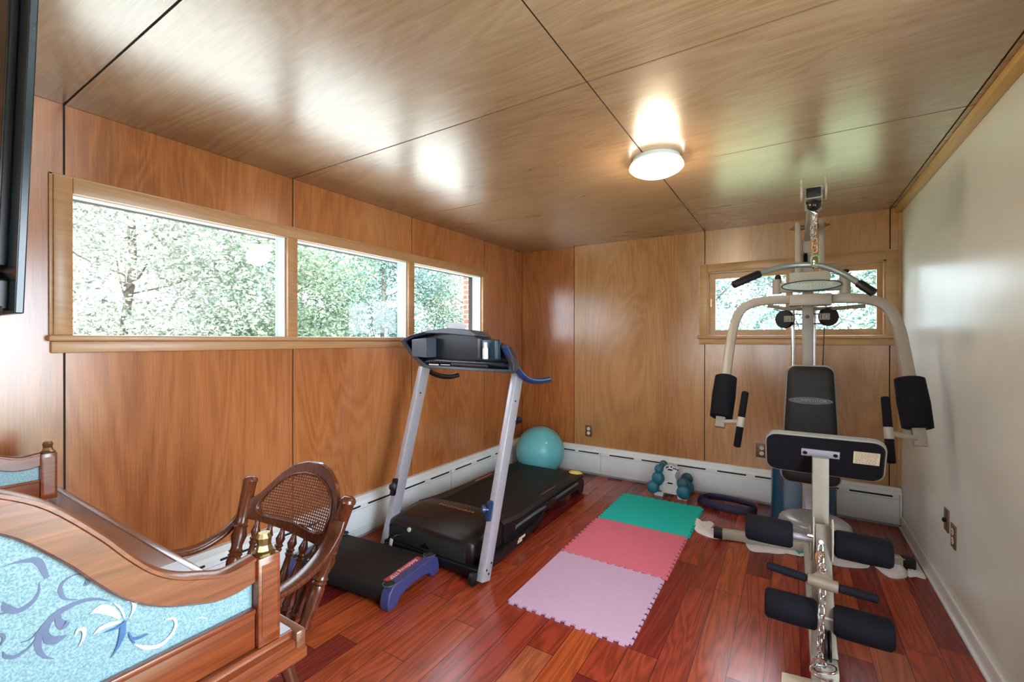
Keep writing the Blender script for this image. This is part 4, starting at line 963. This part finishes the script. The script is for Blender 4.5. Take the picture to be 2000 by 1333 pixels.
RUy, RLy = 2.16, 2.06
zu = (0.0965, 2.1600, 0.5383)[2]; zl = (0.1120, 2.0600, 0.2864)[2]
for yy, z, xs, rad in ((RUy, zu, ((-0.1635, 2.1600, 0.5264)[0], (0.0082, 2.1600, 0.5338)[0], (0.1448, 2.1600, 0.5418)[0], (0.3216, 2.1600, 0.5505)[0]), .054), (RLy, zl, ((-0.0875, 2.0600, 0.2757)[0], (0.0864, 2.0600, 0.2818)[0], (0.1357, 2.0600, 0.2885)[0], (0.3117, 2.0600, 0.3021)[0]), .056)):
    bm = B(); lathe(bm, (xs[0]+.01, yy, z), (xs[3]-.01, yy, z), [(0, .0125), (1, .0125)], 14); rb = g('roller_bar', bm, 'silver', lv)
    for a, b in ((xs[0], xs[1]), (xs[2], xs[3])):
        bm = B(); lathe(bm, (a, yy, z), (b, yy, z), [(0, .016), (.002, rad*.82), (.06, rad*.97), (.5, rad), (.94, rad*.97), (.998, rad*.82), (1, .016)], 28); g('foam_roller', bm, 'foam', rb, 50)
# low pulley
bm = B(); q = V((0.1167, 2.0000, 0.2161)); lathe(bm, q-V(.010, 0, 0), q+V(.010, 0, 0), [(0, .040), (.02, .052), (.3, .052), (.5, .042), (.7, .052), (.98, .052), (1, .040)], 28); g('low_pulley', bm, 'blacks')
bm = B(); q = V((0.1204, 1.9800, 0.1173)); box(bm, q+V(-.028, -.03, -.03), q+V(.028, .06, .035), 0, None, .006); g('front_foot', bm, 'whitemetal')
# curl bar and its chain
cbn = thing('curl_bar', 'short curl bar with black grips hanging before the leg rollers', 'curl bar', (0.1012, 1.9800, 0.4564))
e0_, e1_ = V((-0.0801, 2.0000, 0.4606)), V((0.2625, 2.0000, 0.4313)); d_ = e1_-e0_
bm = B(); a_, b_ = V((0.0518, 2.0000, 0.4463)), V((0.1466, 2.0000, 0.4380)); lathe(bm, a_, b_, [(0, .018), (.02, .021), (.98, .021), (1, .018)], 22)
prism(bm, [V((0.0630, 2.0000, 0.4590)), V((0.0990, 2.0000, 0.4977)), V((0.1390, 2.0000, 0.4526)), V((0.1053, 2.0000, 0.4427))], (0, .005, 0)); obj('centre_tube', bm, 'warmlitmetal', cbn, 40)
for a, b in ((e0_, a_), (b_, e1_)):
    bm = B(); lathe(bm, a, b, [(0, .008), (.03, .0145), (.5, .016), (.97, .0145), (1, .008)], 18); obj('grip', bm, 'foam', cbn, 50)
bm = B(); link_ring(bm, V((0.1001, 1.9900, 0.4986)), (0, 0, 1), (1, .2, 0), .030, .020, .003); obj('eyelet', bm, 'chrome', cbn)
bm = B(); chain(bm, (0.0990, 2.0700, 0.5536), (0.0985, 1.9900, 0.4981), .032, .020, .0034); link_ring(bm, (0.0925, 2.0300, 0.5176), (0, 0, 1), (1, 0, 0), .045, .024, .0045, 1)
chain(bm, (0.0997, 2.0150, 0.4914), (0.1031, 2.0150, 0.4160), .030, .020, .0034); chain(bm, (0.1028, 2.0100, 0.4259), (0.0965, 1.9700, 0.3009), .036, .022, .0036, 0, .002); chain(bm, (0.0965, 1.9700, 0.3009), (0.0892, 1.9700, 0.1523), .030, .018, .0030, 0, .004)
for p, al, aw in (((0.0857, 1.9600, 0.1515), (.3, 0, 1), (1, 0, -.3)), ((0.1065, 1.9500, 0.1567), (1, 0, .3), (0, 1, .2)), ((0.0945, 1.9500, 0.1371), (1, .1, -.2), (0, 1, .5))): link_ring(bm, p, al, aw, .070, .036, .0040)
single('steel_chain', bm, ['chrome', 'rust'], 'steel chain with copper link hanging down front of the gym', 'chain', (0.0990, 2.0700, 0.5536), None, 60)

# ------------------------------------------------------------------ cloths and papers under the cross bar
def sheet(name, pts, z, amp, mats, label, cat, seed, mi=None, thick=.003, group=None):
    """soft flat cloth from an outline of floor points, rippled"""
    rr = random.Random(seed); P_ = [V(p) for p in pts]; c = sum(P_, V(0, 0, 0))/len(P_); bm = B(); rings = []
    O = smooth_path(P_+[P_[0]], 4)[:-1]
    for k in (1, .86, .66, .42, .2):
        rings.append([bm.verts.new((c.x+(p.x-c.x)*k, c.y+(p.y-c.y)*k, z+(0 if k == 1 else amp*(.35+abs(noise.noise(V(p.x*14*k, p.y*14*k, seed))))))) for p in O])
    ct = bm.verts.new((c.x, c.y, z+amp*.5)); n = len(O)
    for a, b in zip(rings, rings[1:]):
        for j in range(n): bm.faces.new((a[j], a[(j+1) % n], b[(j+1) % n], b[j]))
    for j in range(n): bm.faces.new((rings[-1][j], rings[-1][(j+1) % n], ct))
    lo = [bm.verts.new((p.co.x, p.co.y, z-.002)) for p in rings[0]]
    for j in range(n): bm.faces.new((lo[j], lo[(j+1) % n], rings[0][(j+1) % n], rings[0][j]))
    bm.faces.new(lo[::-1])
    return single(name, bm, mats, label, cat, (c.x, c.y, 0), group, 70)
sheet('white_rag', [(-0.6105, 3.5561, 0.0000), (-0.5665, 3.4845, 0.0000), (-0.5155, 3.5384, 0.0000), (-0.4661, 3.5054, 0.0000), (-0.4727, 3.3594, 0.0000), (-0.4296, 3.3290, 0.0000), (-0.3368, 3.3502, 0.0000), (-0.3353, 3.3055, 0.0000), (-0.4364, 3.2598, 0.0000), (-0.5275, 3.2862, 0.0000), (-0.5803, 3.3610, 0.0000)], .003, .022, 'cloth', 'white rag under left end of the floor cross bar, touching green mat', 'rag', 1)
sheet('white_rag', [(0.4012, 3.4285, 0.0000), (0.4701, 3.4942, 0.0000), (0.5189, 3.4521, -0.0000), (0.5681, 3.4272, 0.0000), (0.5584, 3.3149, 0.0000), (0.5002, 3.2527, 0.0000), (0.4544, 3.2751, 0.0000)], .003, .024, 'cloth', 'white rag under right end of the floor cross bar, before white wall', 'rag', 2)
sheet('cream_paper', [(0.6091, 3.5895, 0.0000), (0.6440, 3.6265, 0.0000), (0.6447, 3.4893, 0.0000), (0.6436, 3.3432, 0.0000), (0.6026, 3.3427, 0.0000), (0.5633, 3.3308, 0.0000)], .003, .010, 'cloth', 'crumpled cream paper against the right baseboard', 'paper', 3)
sheet('paper_mat', [(-0.2706, 3.3736, 0.0000), (-0.1287, 3.4270, 0.0000), (0.0449, 3.5012, 0.0000), (0.0434, 3.3731, 0.0000), (-0.0388, 3.2571, 0.0000), (-0.1207, 3.2211, 0.0000), (-0.2188, 3.1993, 0.0000)], .003, .004, 'cloth', 'white paper on the floor beneath the left foam roller', 'paper', 4)
bm = B(); pl = [(-0.0921, 3.3868, 0.0040), (0.0626, 3.5374, 0.0040), (0.1072, 3.5127, 0.0040), (0.1020, 3.3362, 0.0040), (0.0581, 3.2698, 0.0040), (-0.0444, 3.2674, 0.0040)]
prism(bm, pl, (0, 0, .002)); tpn = single('printed_paper', bm, 'paper', 'white paper with teal print lying by the base of the gym', 'paper', pl[0])
bm = B(); prism(bm, [(-0.0858, 3.3678, 0.0062), (0.0018, 3.4579, 0.0062), (0.0327, 3.4087, 0.0062), (-0.0119, 3.3308, 0.0062), (-0.0566, 3.3355, 0.0062)], (0, 0, .0006)); prism(bm, [(0.0102, 3.3778, 0.0062), (0.0775, 3.4370, 0.0062), (0.0976, 3.3676, 0.0062), (0.0424, 3.2932, 0.0062)], (0, 0, .0006)); obj('teal_print', bm, 'tealprint', tpn)
sheet('paper_mat', [(0.2114, 3.4229, 0.0000), (0.2835, 3.4218, 0.0000), (0.3784, 3.4215, 0.0000), (0.3895, 3.3283, 0.0000), (0.2952, 3.2687, 0.0000), (0.2019, 3.2662, 0.0000)], .003, .004, 'cloth', 'white paper on the floor beneath the right foam roller', 'paper', 6)
bm = B(); pl = [(-0.0290, 2.0909, 0.0000), (0.0959, 2.1127, 0.0000), (0.1229, 2.0163, 0.0000), (-0.0301, 1.9534, 0.0000)]; prism(bm, pl, (0, 0, .004)); single('cardboard_piece', bm, 'card', 'flat piece of pale cardboard on floor at the gym front foot', 'cardboard', pl[0])

# ------------------------------------------------------------------ television, seen from behind
tv = thing('television', 'black television seen from behind, at the upper left edge', 'television', (-1.8, .20, 1.388))
def tvp(x, y, z): return (x, .2075+y+(z-1.388)*.034, z)
bm = B(); prism(bm, [tvp(-2.44, 0, 1.388), tvp(-1.22, 0, 1.388), tvp(-1.22, 0, 2.09), tvp(-2.44, 0, 2.09)], (0, .0125, 0)); obj('housing', bm, 'tvblue', tv, 35, None, None, .002)
bm = B(); prism(bm, [tvp(-2.40, -.020, 1.395), tvp(-1.27, -.020, 1.395), tvp(-1.27, -.020, 1.455), tvp(-1.34, -.020, 1.475), tvp(-2.36, -.020, 1.475)], (0, .022, 0)); bp_ = obj('rear_bulge', bm, 'tv', tv, 35, None, None, .004)
bm = B(); prism(bm, [tvp(-2.30, -.016, 1.485), tvp(-1.29, -.016, 1.480), tvp(-1.29, -.016, 2.04), tvp(-2.30, -.016, 2.04)], (0, .018, 0)); obj('rear_panel', bm, 'tv', tv, 35, None, None, .004)
bm = B(); q = V((-1.1959, 0.1880, 1.3930)); lathe(bm, q, q+V(0, -.004, 0), [(0, .007), (1, .005)], 14); obj('screw_hole', bm, 'slot', bp_)
bm = B(); box(bm, (-2.512, .16, 1.62), (-2.42, .22, 1.86)); box(bm, (-2.43, .17, 1.71), (-2.0, .196, 1.75)); obj('wall_bracket', bm, 'blacks', tv)

# ------------------------------------------------------------------ desk with etched side galleries
DX0, DX1, DYF, DYN, DZT = -2.40, -.802, .523, -.42, .770
dk = thing('writing_desk', 'carved wooden desk with etched glass side galleries and brass finials', 'desk', (-1.6, .05, 0))
bm = B(); box(bm, (DX0+.04, DYN+.02, DZT-.022), (DX1-.030, DYF-.004, DZT), 0, None, .003); obj('desk_top', bm, 'deskwoodx', dk)
bm = B()
pr = [(0, 0), (0, -.012), (.012, -.016), (.012, -.028), (.022, -.034), (.022, -.050), (.010, -.062), (-.010, -.068), (-.030, -.068), (-.030, 0)]
for x0, s in ((DX1-.022, 1), (DX0+.022, -1)):
    bm = B(); prism(bm, [(x0+s*a, DYN, DZT+.0015+b) for a, b in pr], (0, DYF-DYN, 0)); obj('side_moulding', bm, 'deskwood', dk)
bm = B(); box(bm, (DX0+.03, DYF-.018, DZT-.050), (DX1-.006, DYF+.002, DZT+.0025), 0, None, .004); obj('front_moulding', bm, 'deskwoodx', dk)
bm = B(); box(bm, (-.900, .485, DZT), (-.832, .508, DZT+.002)); obj('pale_sheen', bm, 'desksheen', dk, 35, 'painted pale sheen'); bm = B(); box(bm, (-1.33, .44, DZT), (-1.12, .508, DZT+.0015)); obj('pale_sheen', bm, 'desksheen', dk, 35, 'painted pale sheen')  # pale patches paint the lit, reflecting parts of the dark desk top
for lo, hi in (((DX1-.045, DYN+.05, .615), (DX1-.022, DYF-.075, .705)), ((DX0+.02, DYN+.05, .615), (DX0+.045, DYF-.075, .705)), ((DX0+.06, DYN+.05, .640), (DX1-.06, DYN+.07, .705)), ((DX0+.06, DYF-.10, .660), (DX1-.06, DYF-.08, .705))):
    bm = B(); box(bm, lo, hi); obj('apron', bm, 'deskwood', dk)
for x in (DX1-.060, DX0+.060):
    for y in (DYN+.07, DYF-.11):
        bm = B(); prism(bm, [(x-.028, y-.028, .705), (x+.028, y-.028, .705), (x+.028, y+.028, .705), (x-.028, y+.028, .705)], (0, 0, -.12)); lathe(bm, (x, y, .59), (x, y, 0), [(0, .024), (.04, .032), (.08, .020), (.14, .034), (.5, .026), (.86, .018), (.9, .028), (.94, .018), (1, .016)], 18)
        obj('leg', bm, 'deskwood', dk)
TOP = [(.030, 1.178), (.080, 1.168), (.129, 1.148), (.174, 1.118), (.226, 1.060), (.256, 1.020), (.287, .984), (.319, .960), (.356, .944), (.395, .932), (.440, .938)]
TOP = [(-.38+(.44-y)*0-(.0), z) for y, z in []]+TOP
def gallery(xf, face, mir):
    """side gallery in a plane of constant X; face = +1/-1 towards which the carved side looks"""
    yc = .030; L_ = [(2*yc-y, z) for y, z in TOP[::-1][:-1]]+TOP
    # top rail
    up = smooth_path([(0, y, z) for y, z in L_], 4)
    th = .046
    lo = []
    for i, p in enumerate(up):
        t = (up[min(i+1, len(up)-1)]-up[max(i-1, 0)]).normalized(); nn = V(0, t.z, -t.y); nn = nn if nn.z < 0 else -nn
        lo.append(p+nn*th)
    bm = B(); rings = []
    for p, q in zip(up, lo):
        m = lambda k, dx: bm.verts.new((xf-face*dx, p.y+(q.y-p.y)*k, p.z+(q.z-p.z)*k))
        rings.append([m(-.06, .006), m(.0, -.003), m(.10, -.003), m(.14, .0), m(.93, .0), m(1, .004), m(1, .022), m(.14, .024), m(0, .028), m(-.06, .020)])
    for a, b in zip(rings, rings[1:]):
        for j in range(10): bm.faces.new((a[j], a[(j+1) % 10], b[(j+1) % 10], b[j]))
    bm.faces.new(rings[0][::-1]); bm.faces.new(rings[-1])
    ga = obj('side_gallery', bm, 'deskwood', dk, 40)
    # bottom rail
    bm = B(); box(bm, (min(xf, xf-face*.024), -.38, DZT+.003), (max(xf, xf-face*.024), .440, .838), 0, None, .002); box(bm, (min(xf+face*.003, xf-face*.01), -.38, .836), (max(xf+face*.003, xf-face*.01), .440, .846), 0, None, .002); obj('lower_rail', bm, 'deskwood', ga)
    # etched pane
    bm = B(); poly = [(xf-face*.012, y, .842) for y in (-.38, .44)]+[(xf-face*.012, min(max(q.y, -.38), .44), q.z+.006) for q in lo[::-1]]
    prism(bm, poly, (-face*.005, 0, 0)); pn = obj('etched_pane', bm, 'etched', ga, 35, 'pale aqua frosted pane with scrollwork')
    # posts and finials
    for y in (.462, -.402):
        bm = B(); box(bm, (min(xf+face*.008, xf-face*.030), y-.021, DZT+.002), (max(xf+face*.008, xf-face*.030), y+.021, .936), 0, None, .003)
        box(bm, (min(xf+face*.009, xf), y-.014, DZT+.02), (max(xf+face*.009, xf), y+.014, .922)); po = obj('corner_post', bm, 'deskwood', ga)
        bm = B(); cxp = xf-face*.011
        lathe(bm, (cxp, y, .936), (cxp, y, .975), [(0, .020), (.12, .020), (.2, .015), (.45, .012), (.8, .014), (1, .010)], 10); obj('finial', bm, 'brass', po, 20)
    return ga, pn
ga, pn = gallery(-.832, 1, 0)
gallery(-2.235, 1, 1)
# scrollwork on the near pane
SX = -.8435; SK = [0]
def stroke(bm, pts, ws, mi):
    SK[0] += 1; SX = -.8437+.00012*SK[0]; P_ = smooth_path(pts, 5); n = len(P_); l = []; r = []
    for i, p in enumerate(P_):
        t = (P_[min(i+1, n-1)]-P_[max(i-1, 0)]); t.x = 0; t.normalize(); nn = V(0, -t.z, t.y)
        f = i/(n-1)*(len(ws)-1); k = min(int(f), len(ws)-2); w_ = ws[k]+(ws[k+1]-ws[k])*(f-k)
        l.append(bm.verts.new((SX, p.y+nn.y*w_, p.z+nn.z*w_))); r.append(bm.verts.new((SX, p.y-nn.y*w_, p.z-nn.z*w_)))
    for i in range(n-1):
        f = bm.faces.new((l[i], l[i+1], r[i+1], r[i])); f.material_index = mi
K = .00085
bm = B()
stroke(bm, [(-0.8435, 0.1309, 1.0516), (-0.8435, 0.1404, 1.0527), (-0.8435, 0.1530, 1.0513), (-0.8435, 0.1646, 1.0451), (-0.8435, 0.1727, 1.0197)], [.3*K, 1*K, 3*K, 5*K, 3*K], 0)
stroke(bm, [(-0.8435, 0.1655, 1.0175), (-0.8435, 0.1650, 1.0055), (-0.8435, 0.1585, 0.9938), (-0.8435, 0.1461, 0.9894), (-0.8435, 0.1360, 0.9986), (-0.8435, 0.1334, 1.0077)], [.5*K, 1.5*K, 3*K, 4*K, 5*K, .5*K], 0)
stroke(bm, [(-0.8435, 0.1308, 0.9935), (-0.8435, 0.1395, 0.9916), (-0.8435, 0.1484, 0.9896)], [1.5*K, 1.2*K, .5*K], 0)
stroke(bm, [(-0.8435, 0.2088, 0.9932), (-0.8435, 0.2126, 0.9943), (-0.8435, 0.2137, 1.0025), (-0.8435, 0.2072, 1.0098), (-0.8435, 0.1967, 1.0116), (-0.8435, 0.1875, 1.0059), (-0.8435, 0.1855, 0.9964), (-0.8435, 0.1900, 0.9836), (-0.8435, 0.2030, 0.9758)], [2*K, 4*K, 3.5*K, 1.5*K, 1*K, 2*K, 3*K, 2*K, .5*K], 0)
stroke(bm, [(-0.8435, 0.2371, 0.9567), (-0.8435, 0.2235, 0.9664), (-0.8435, 0.2072, 0.9716), (-0.8435, 0.1915, 0.9702), (-0.8435, 0.1790, 0.9648), (-0.8435, 0.1693, 0.9542), (-0.8435, 0.1645, 0.9419), (-0.8435, 0.1649, 0.9280), (-0.8435, 0.1707, 0.9151), (-0.8435, 0.1794, 0.9077)], [.5*K, 2*K, 3*K, 4*K, 5*K, 5*K, 4.5*K, 3.5*K, 2*K, .4*K], 0)
stroke(bm, [(-0.8435, 0.1951, 0.9698), (-0.8435, 0.1855, 0.9677), (-0.8435, 0.1835, 0.9576), (-0.8435, 0.1885, 0.9479), (-0.8435, 0.1946, 0.9488)], [.5*K, 2*K, 4*K, 7*K, 1*K], 0)
stroke(bm, [(-0.8435, 0.1765, 0.9571), (-0.8435, 0.1717, 0.9474), (-0.8435, 0.1746, 0.9361), (-0.8435, 0.1824, 0.9316), (-0.8435, 0.1915, 0.9328)], [.5*K, 3*K, 6*K, 6*K, 1*K], 0)
stroke(bm, [(-0.8435, 0.1333, 0.9442), (-0.8435, 0.1359, 0.9367), (-0.8435, 0.1438, 0.9320), (-0.8435, 0.1538, 0.9347), (-0.8435, 0.1612, 0.9424)], [.5*K, 2.5*K, 2.5*K, 1.5*K, .8*K], 0)
stroke(bm, [(-0.8435, 0.1483, 0.9472), (-0.8435, 0.1565, 0.9464), (-0.8435, 0.1631, 0.9522), (-0.8435, 0.1669, 0.9569)], [.5*K, 1*K, .9*K, .4*K], 0)
stroke(bm, [(-0.8435, 0.1308, 0.9689), (-0.8435, 0.1342, 0.9625), (-0.8435, 0.1325, 0.9563), (-0.8435, 0.1308, 0.9534)], [2*K, 2*K, 1*K, 1*K], 0)
obj('scroll_lavender', bm, 'scrollv', pn)
bm = B()
stroke(bm, [(-0.8435, 0.2158, 0.9498), (-0.8435, 0.2263, 0.9510), (-0.8435, 0.2377, 0.9421), (-0.8435, 0.2488, 0.9257)], [.4*K, 7*K, 6.5*K, 2*K], 0)
stroke(bm, [(-0.8435, 0.2190, 0.9180), (-0.8435, 0.2268, 0.9226), (-0.8435, 0.2371, 0.9229), (-0.8435, 0.2500, 0.9205)], [.5*K, 3.5*K, 4*K, 1.5*K], 0)
stroke(bm, [(-0.8435, 0.2418, 0.9521), (-0.8435, 0.2500, 0.9388), (-0.8435, 0.2542, 0.9228)], [.6*K, 1.8*K, 1*K], 0)
stroke(bm, [(-0.8435, 0.2572, 0.9466), (-0.8435, 0.2634, 0.9444), (-0.8435, 0.2658, 0.9354), (-0.8435, 0.2633, 0.9273), (-0.8435, 0.2596, 0.9199)], [1*K, 2.5*K, 3.2*K, 1.5*K, .4*K], 0)
stroke(bm, [(-0.8435, 0.2658, 0.8770), (-0.8435, 0.2803, 0.8638), (-0.8435, 0.2981, 0.8574), (-0.8435, 0.3131, 0.8652), (-0.8435, 0.3195, 0.8782), (-0.8435, 0.3159, 0.8901), (-0.8435, 0.3049, 0.8943)], [.8*K, 3.4*K, 3.4*K, 2.6*K, 2.4*K, 2*K, 1.2*K], 0)
stroke(bm, [(-0.8435, 0.2003, 0.9286), (-0.8435, 0.2029, 0.9343), (-0.8435, 0.2088, 0.9311), (-0.8435, 0.2087, 0.9209), (-0.8435, 0.2039, 0.9107)], [1*K, 2*K, 3*K, 2*K, .5*K], 0)
stroke(bm, [(-0.8435, 0.3465, 0.8722), (-0.8435, 0.3556, 0.8708), (-0.8435, 0.3649, 0.8641)], [.5*K, 1*K, .5*K], 0)
obj('scroll_cream', bm, 'scrollw', pn)
bm = B()
stroke(bm, [(-0.8435, 0.2554, 0.9191), (-0.8435, 0.2524, 0.9131), (-0.8435, 0.2512, 0.9000), (-0.8435, 0.2464, 0.8860), (-0.8435, 0.2382, 0.8727)], [1.5*K, 4*K, 4.5*K, 2.5*K, .3*K], 0)
stroke(bm, [(-0.8435, 0.2302, 0.9147), (-0.8435, 0.2394, 0.9141), (-0.8435, 0.2476, 0.9142), (-0.8435, 0.2542, 0.9167)], [.4*K, 1.6*K, 2.4*K, 2*K], 0)
stroke(bm, [(-0.8435, 0.2590, 0.9002), (-0.8435, 0.2621, 0.8892), (-0.8435, 0.2708, 0.8843), (-0.8435, 0.2823, 0.8841)], [.5*K, 2.2*K, 2.4*K, 1.4*K], 0)
stroke(bm, [(-0.8435, 0.2621, 0.8877), (-0.8435, 0.2658, 0.8793)], [1.5*K, 1*K], 0)
obj('scroll_blue', bm, 'scrolld', pn)

# ------------------------------------------------------------------ captain's chair with cane crest
ch = thing('captains_chair', 'dark oak armchair with turned spindles and cane crest behind the desk', 'chair', (-1.46, .66, 0))
nb_, nt_ = V(-1.282, .822, .44), V(-1.221, .947, .826)
fb_, ft_ = V(-1.655, .775, .44), V(-1.715, .892, .826)
PP = [(0, .018), (.03, .021), (.06, .017), (.10, .020), (.30, .024), (.33, .019), (.345, .024), (.36, .019), (.375, .024), (.39, .019), (.42, .018), (.50, .026), (.56, .020), (.575, .024), (.59, .019), (.61, .021), (.63, .019), (.66, .0215), (.95, .0235), (.955, .026), (.98, .025), (1, .017)]
for b_, t_ in ((nb_, nt_), (fb_, ft_)):
    bm = B(); lathe(bm, b_, t_, PP, 22); obj('back_post', bm, 'chairwood', ch, 50)
# seat
bm = B(); s0 = V(-1.465, .585, 0); o_ = []
for k in range(36):
    a = 2*math.pi*k/36; cx_ = math.cos(a); sy_ = math.sin(a); e = 3.2
    rr_ = (abs(cx_)**e+abs(sy_)**e)**(-1/e); o_.append((s0.x+.245*rr_*cx_, s0.y+.225*rr_*sy_+.03))
rings = []
for kx, z in ((.94, .400), (.99, .404), (1, .418), (.99, .436), (.95, .442), (.80, .438), (.5, .430)):
    rings.append([bm.verts.new((s0.x+(x-s0.x)*kx, s0.y+.03+(y-s0.y-.03)*kx, z)) for x, y in o_])
for a, b in zip(rings, rings[1:]):
    for j in range(36): bm.faces.new((a[j], a[(j+1) % 36], b[(j+1) % 36], b[j]))
bm.faces.new(rings[0][::-1]); bm.faces.new(rings[-1]); obj('seat', bm, 'chairwood', ch, 60)
# crest in the plane between the posts
def cr_pt(u, z, off=0):
    """u from -1 (far post) to 1 (near post)"""
    k = (z-.44)/(.826-.44); a = fb_.lerp(ft_, k); b = nb_.lerp(nt_, k); c = (a+b)/2; h_ = (b-a)/2
    bow = .022*(1-u*u)
    return V(c.x+h_.x*u, c.y+h_.y*u+bow+off, z)
outer = [(-.93, .690), (-.93, .762), (-.86, .768), (-.76, .775), (-.62, .808), (-.44, .852), (-.22, .888), (0, .903), (.24, .902), (.46, .884), (.66, .848), (.80, .805), (.87, .768), (.93, .750), (.93, .668), (.6, .664), (.3, .668), (0, .674), (-.3, .680), (-.6, .686)]
inner = [(-.74, .715), (-.74, .745), (-.64, .776), (-.46, .818), (-.22, .852), (.02, .866), (.28, .864), (.52, .842), (.70, .802), (.78, .755), (.76, .700), (.5, .694), (.25, .700), (0, .706), (-.3, .706), (-.6, .706)]
def rs(pl, n):
    P_ = [V(a, 0, b) for a, b in pl]; P_.append(P_[0]); L_ = [0]
    for a, b in zip(P_, P_[1:]): L_.append(L_[-1]+math.hypot((b.x-a.x)*.25, b.z-a.z))
    out = []
    for k in range(n):
        t = L_[-1]*k/n; i = max(j for j in range(len(L_)) if L_[j] <= t); i = min(i, len(P_)-2); f = (t-L_[i])/(L_[i+1]-L_[i]); q = P_[i].lerp(P_[i+1], f); out.append((q.x, q.z))
    return out
# match rings by angle around the middle
def byang(pl, n):
    dn = rs(pl, 400); cx0, cz0 = .02, .775; res = []
    for k in range(n):
        a = 2*math.pi*k/n
        res.append(min(dn, key=lambda p: abs((math.atan2((p[1]-cz0), (p[0]-cx0)*.25)-a+math.pi) % (2*math.pi)-math.pi)))
    return res
NO = 72; ou = byang(outer, NO); inn = byang(inner, NO)
bm = B(); rings = []
for pl, off in ((ou, -.006), (ou, .012), (inn, .012), (inn, -.006)): rings.append([bm.verts.new(cr_pt(u, z, off)) for u, z in pl])
for q in range(4):
    a, b = rings[q], rings[(q+1) % 4]
    for j in range(NO): bm.faces.new((a[j], a[(j+1) % NO], b[(j+1) % NO], b[j]))
cr2 = obj('crest_rail', bm, 'chairwood', ch, 50, None, None, .003)
bm = B(); sweep(bm, [cr_pt(u, z, -.008) for u, z in inn], circ(.0042, 8), (0, 1, 0), True); obj('crest_bead', bm, 'chairwood', cr2, 60)
# cane: woven strands clipped to the opening
def inside(u, z):
    c = False; j = len(inner)-1
    for i in range(len(inner)):
        (x1, y1), (x2, y2) = inner[i], inner[j]
        if (y1 > z) != (y2 > z) and u < (x2-x1)*(z-y1)/(y2-y1)+x1: c = not c
        j = i
    return c
bm = B()
def strand(pts, off, w_):
    run = []
    for p in pts+[None]:
        if p and inside(*p): run.append(p)
        else:
            if len(run) > 1:
                vs = []
                for u, z in run: vs.append(cr_pt(u, z, off))
                sweep(bm, vs, [(w_/2, .0006), (-w_/2, .0006), (-w_/2, -.0006), (w_/2, -.0006)], (0, 1, 0))
            run = []
for k in range(21):
    z = .694+.0090*k; strand([(-.8+i*.02, z) for i in range(81)], .002, .0046)
for k in range(34):
    u = -.78+.047*k; strand([(u, .690+.003*i) for i in range(61)], .004, .0058)
obj('cane_panel', bm, 'cane', cr2, 60, 'woven cane panel')
SPN = [(0, .009), (.06, .011), (.09, .017), (.12, .011), (.15, .0135), (.19, .010), (.24, .012), (.40, .0165), (.55, .0115), (.68, .009), (.72, .014), (.74, .010), (.77, .015), (.79, .010), (.85, .0155), (.92, .010), (.95, .008), (1, .009)]
for k in range(6):
    u = -.70+.27*k; b_ = cr_pt(u*1.0, .44); t_ = cr_pt(u, .690-.004*(k))
    bm = B(); lathe(bm, b_, t_, SPN, 14); obj('spindle', bm, 'chairwood', ch, 50)
# arms: flat bent boards
for P_ in ([(-1.7350, 0.8822, 0.7347), (-1.7450, 0.8689, 0.6946), (-1.7550, 0.8466, 0.6541), (-1.7650, 0.7989, 0.6202), (-1.7700, 0.7272, 0.6028), (-1.7700, 0.6370, 0.6183), (-1.7650, 0.5668, 0.6419)], [(-1.2050, 0.8933, 0.7661), (-1.1950, 0.8658, 0.7273), (-1.1850, 0.8149, 0.6879), (-1.1750, 0.7513, 0.6647), (-1.1700, 0.6813, 0.6562), (-1.1700, 0.6203, 0.6670)]):
    bm = B(); bar(bm, P_, .050, .018, 6, (0, 0, 1), .006); arm = obj('arm', bm, 'chairwood', ch, 50)
    e_ = V(P_[-1])+V(0, .03, -.012); bm = B(); lathe(bm, (e_.x*.985-.022*0+(-1.465)*.015, e_.y+.02, .44), e_, PP[:16], 16); obj('arm_support', bm, 'chairwood', ch, 50)
for dx, dy in ((-.19, -.13), (.19, -.13), (-.19, .20), (.19, .20)):
    bm = B(); a_ = V(s0.x+dx*.9, s0.y+dy*.9, .402); b_ = V(s0.x+dx*1.25, s0.y+dy*1.25, 0); lathe(bm, a_, b_, [(0, .016), (.1, .022), (.2, .017), (.25, .024), (.3, .018), (.6, .024), (.85, .016), (.9, .021), (1, .014)], 18); obj('leg', bm, 'chairwood', ch, 50)
for dy in (-.13, .20):
    bm = B(); lathe(bm, (s0.x-.21, s0.y+dy*1.12, .2), (s0.x+.21, s0.y+dy*1.12, .2), [(0, .008), (.5, .014), (1, .008)], 12); obj('stretcher', bm, 'chairwood', ch, 50)
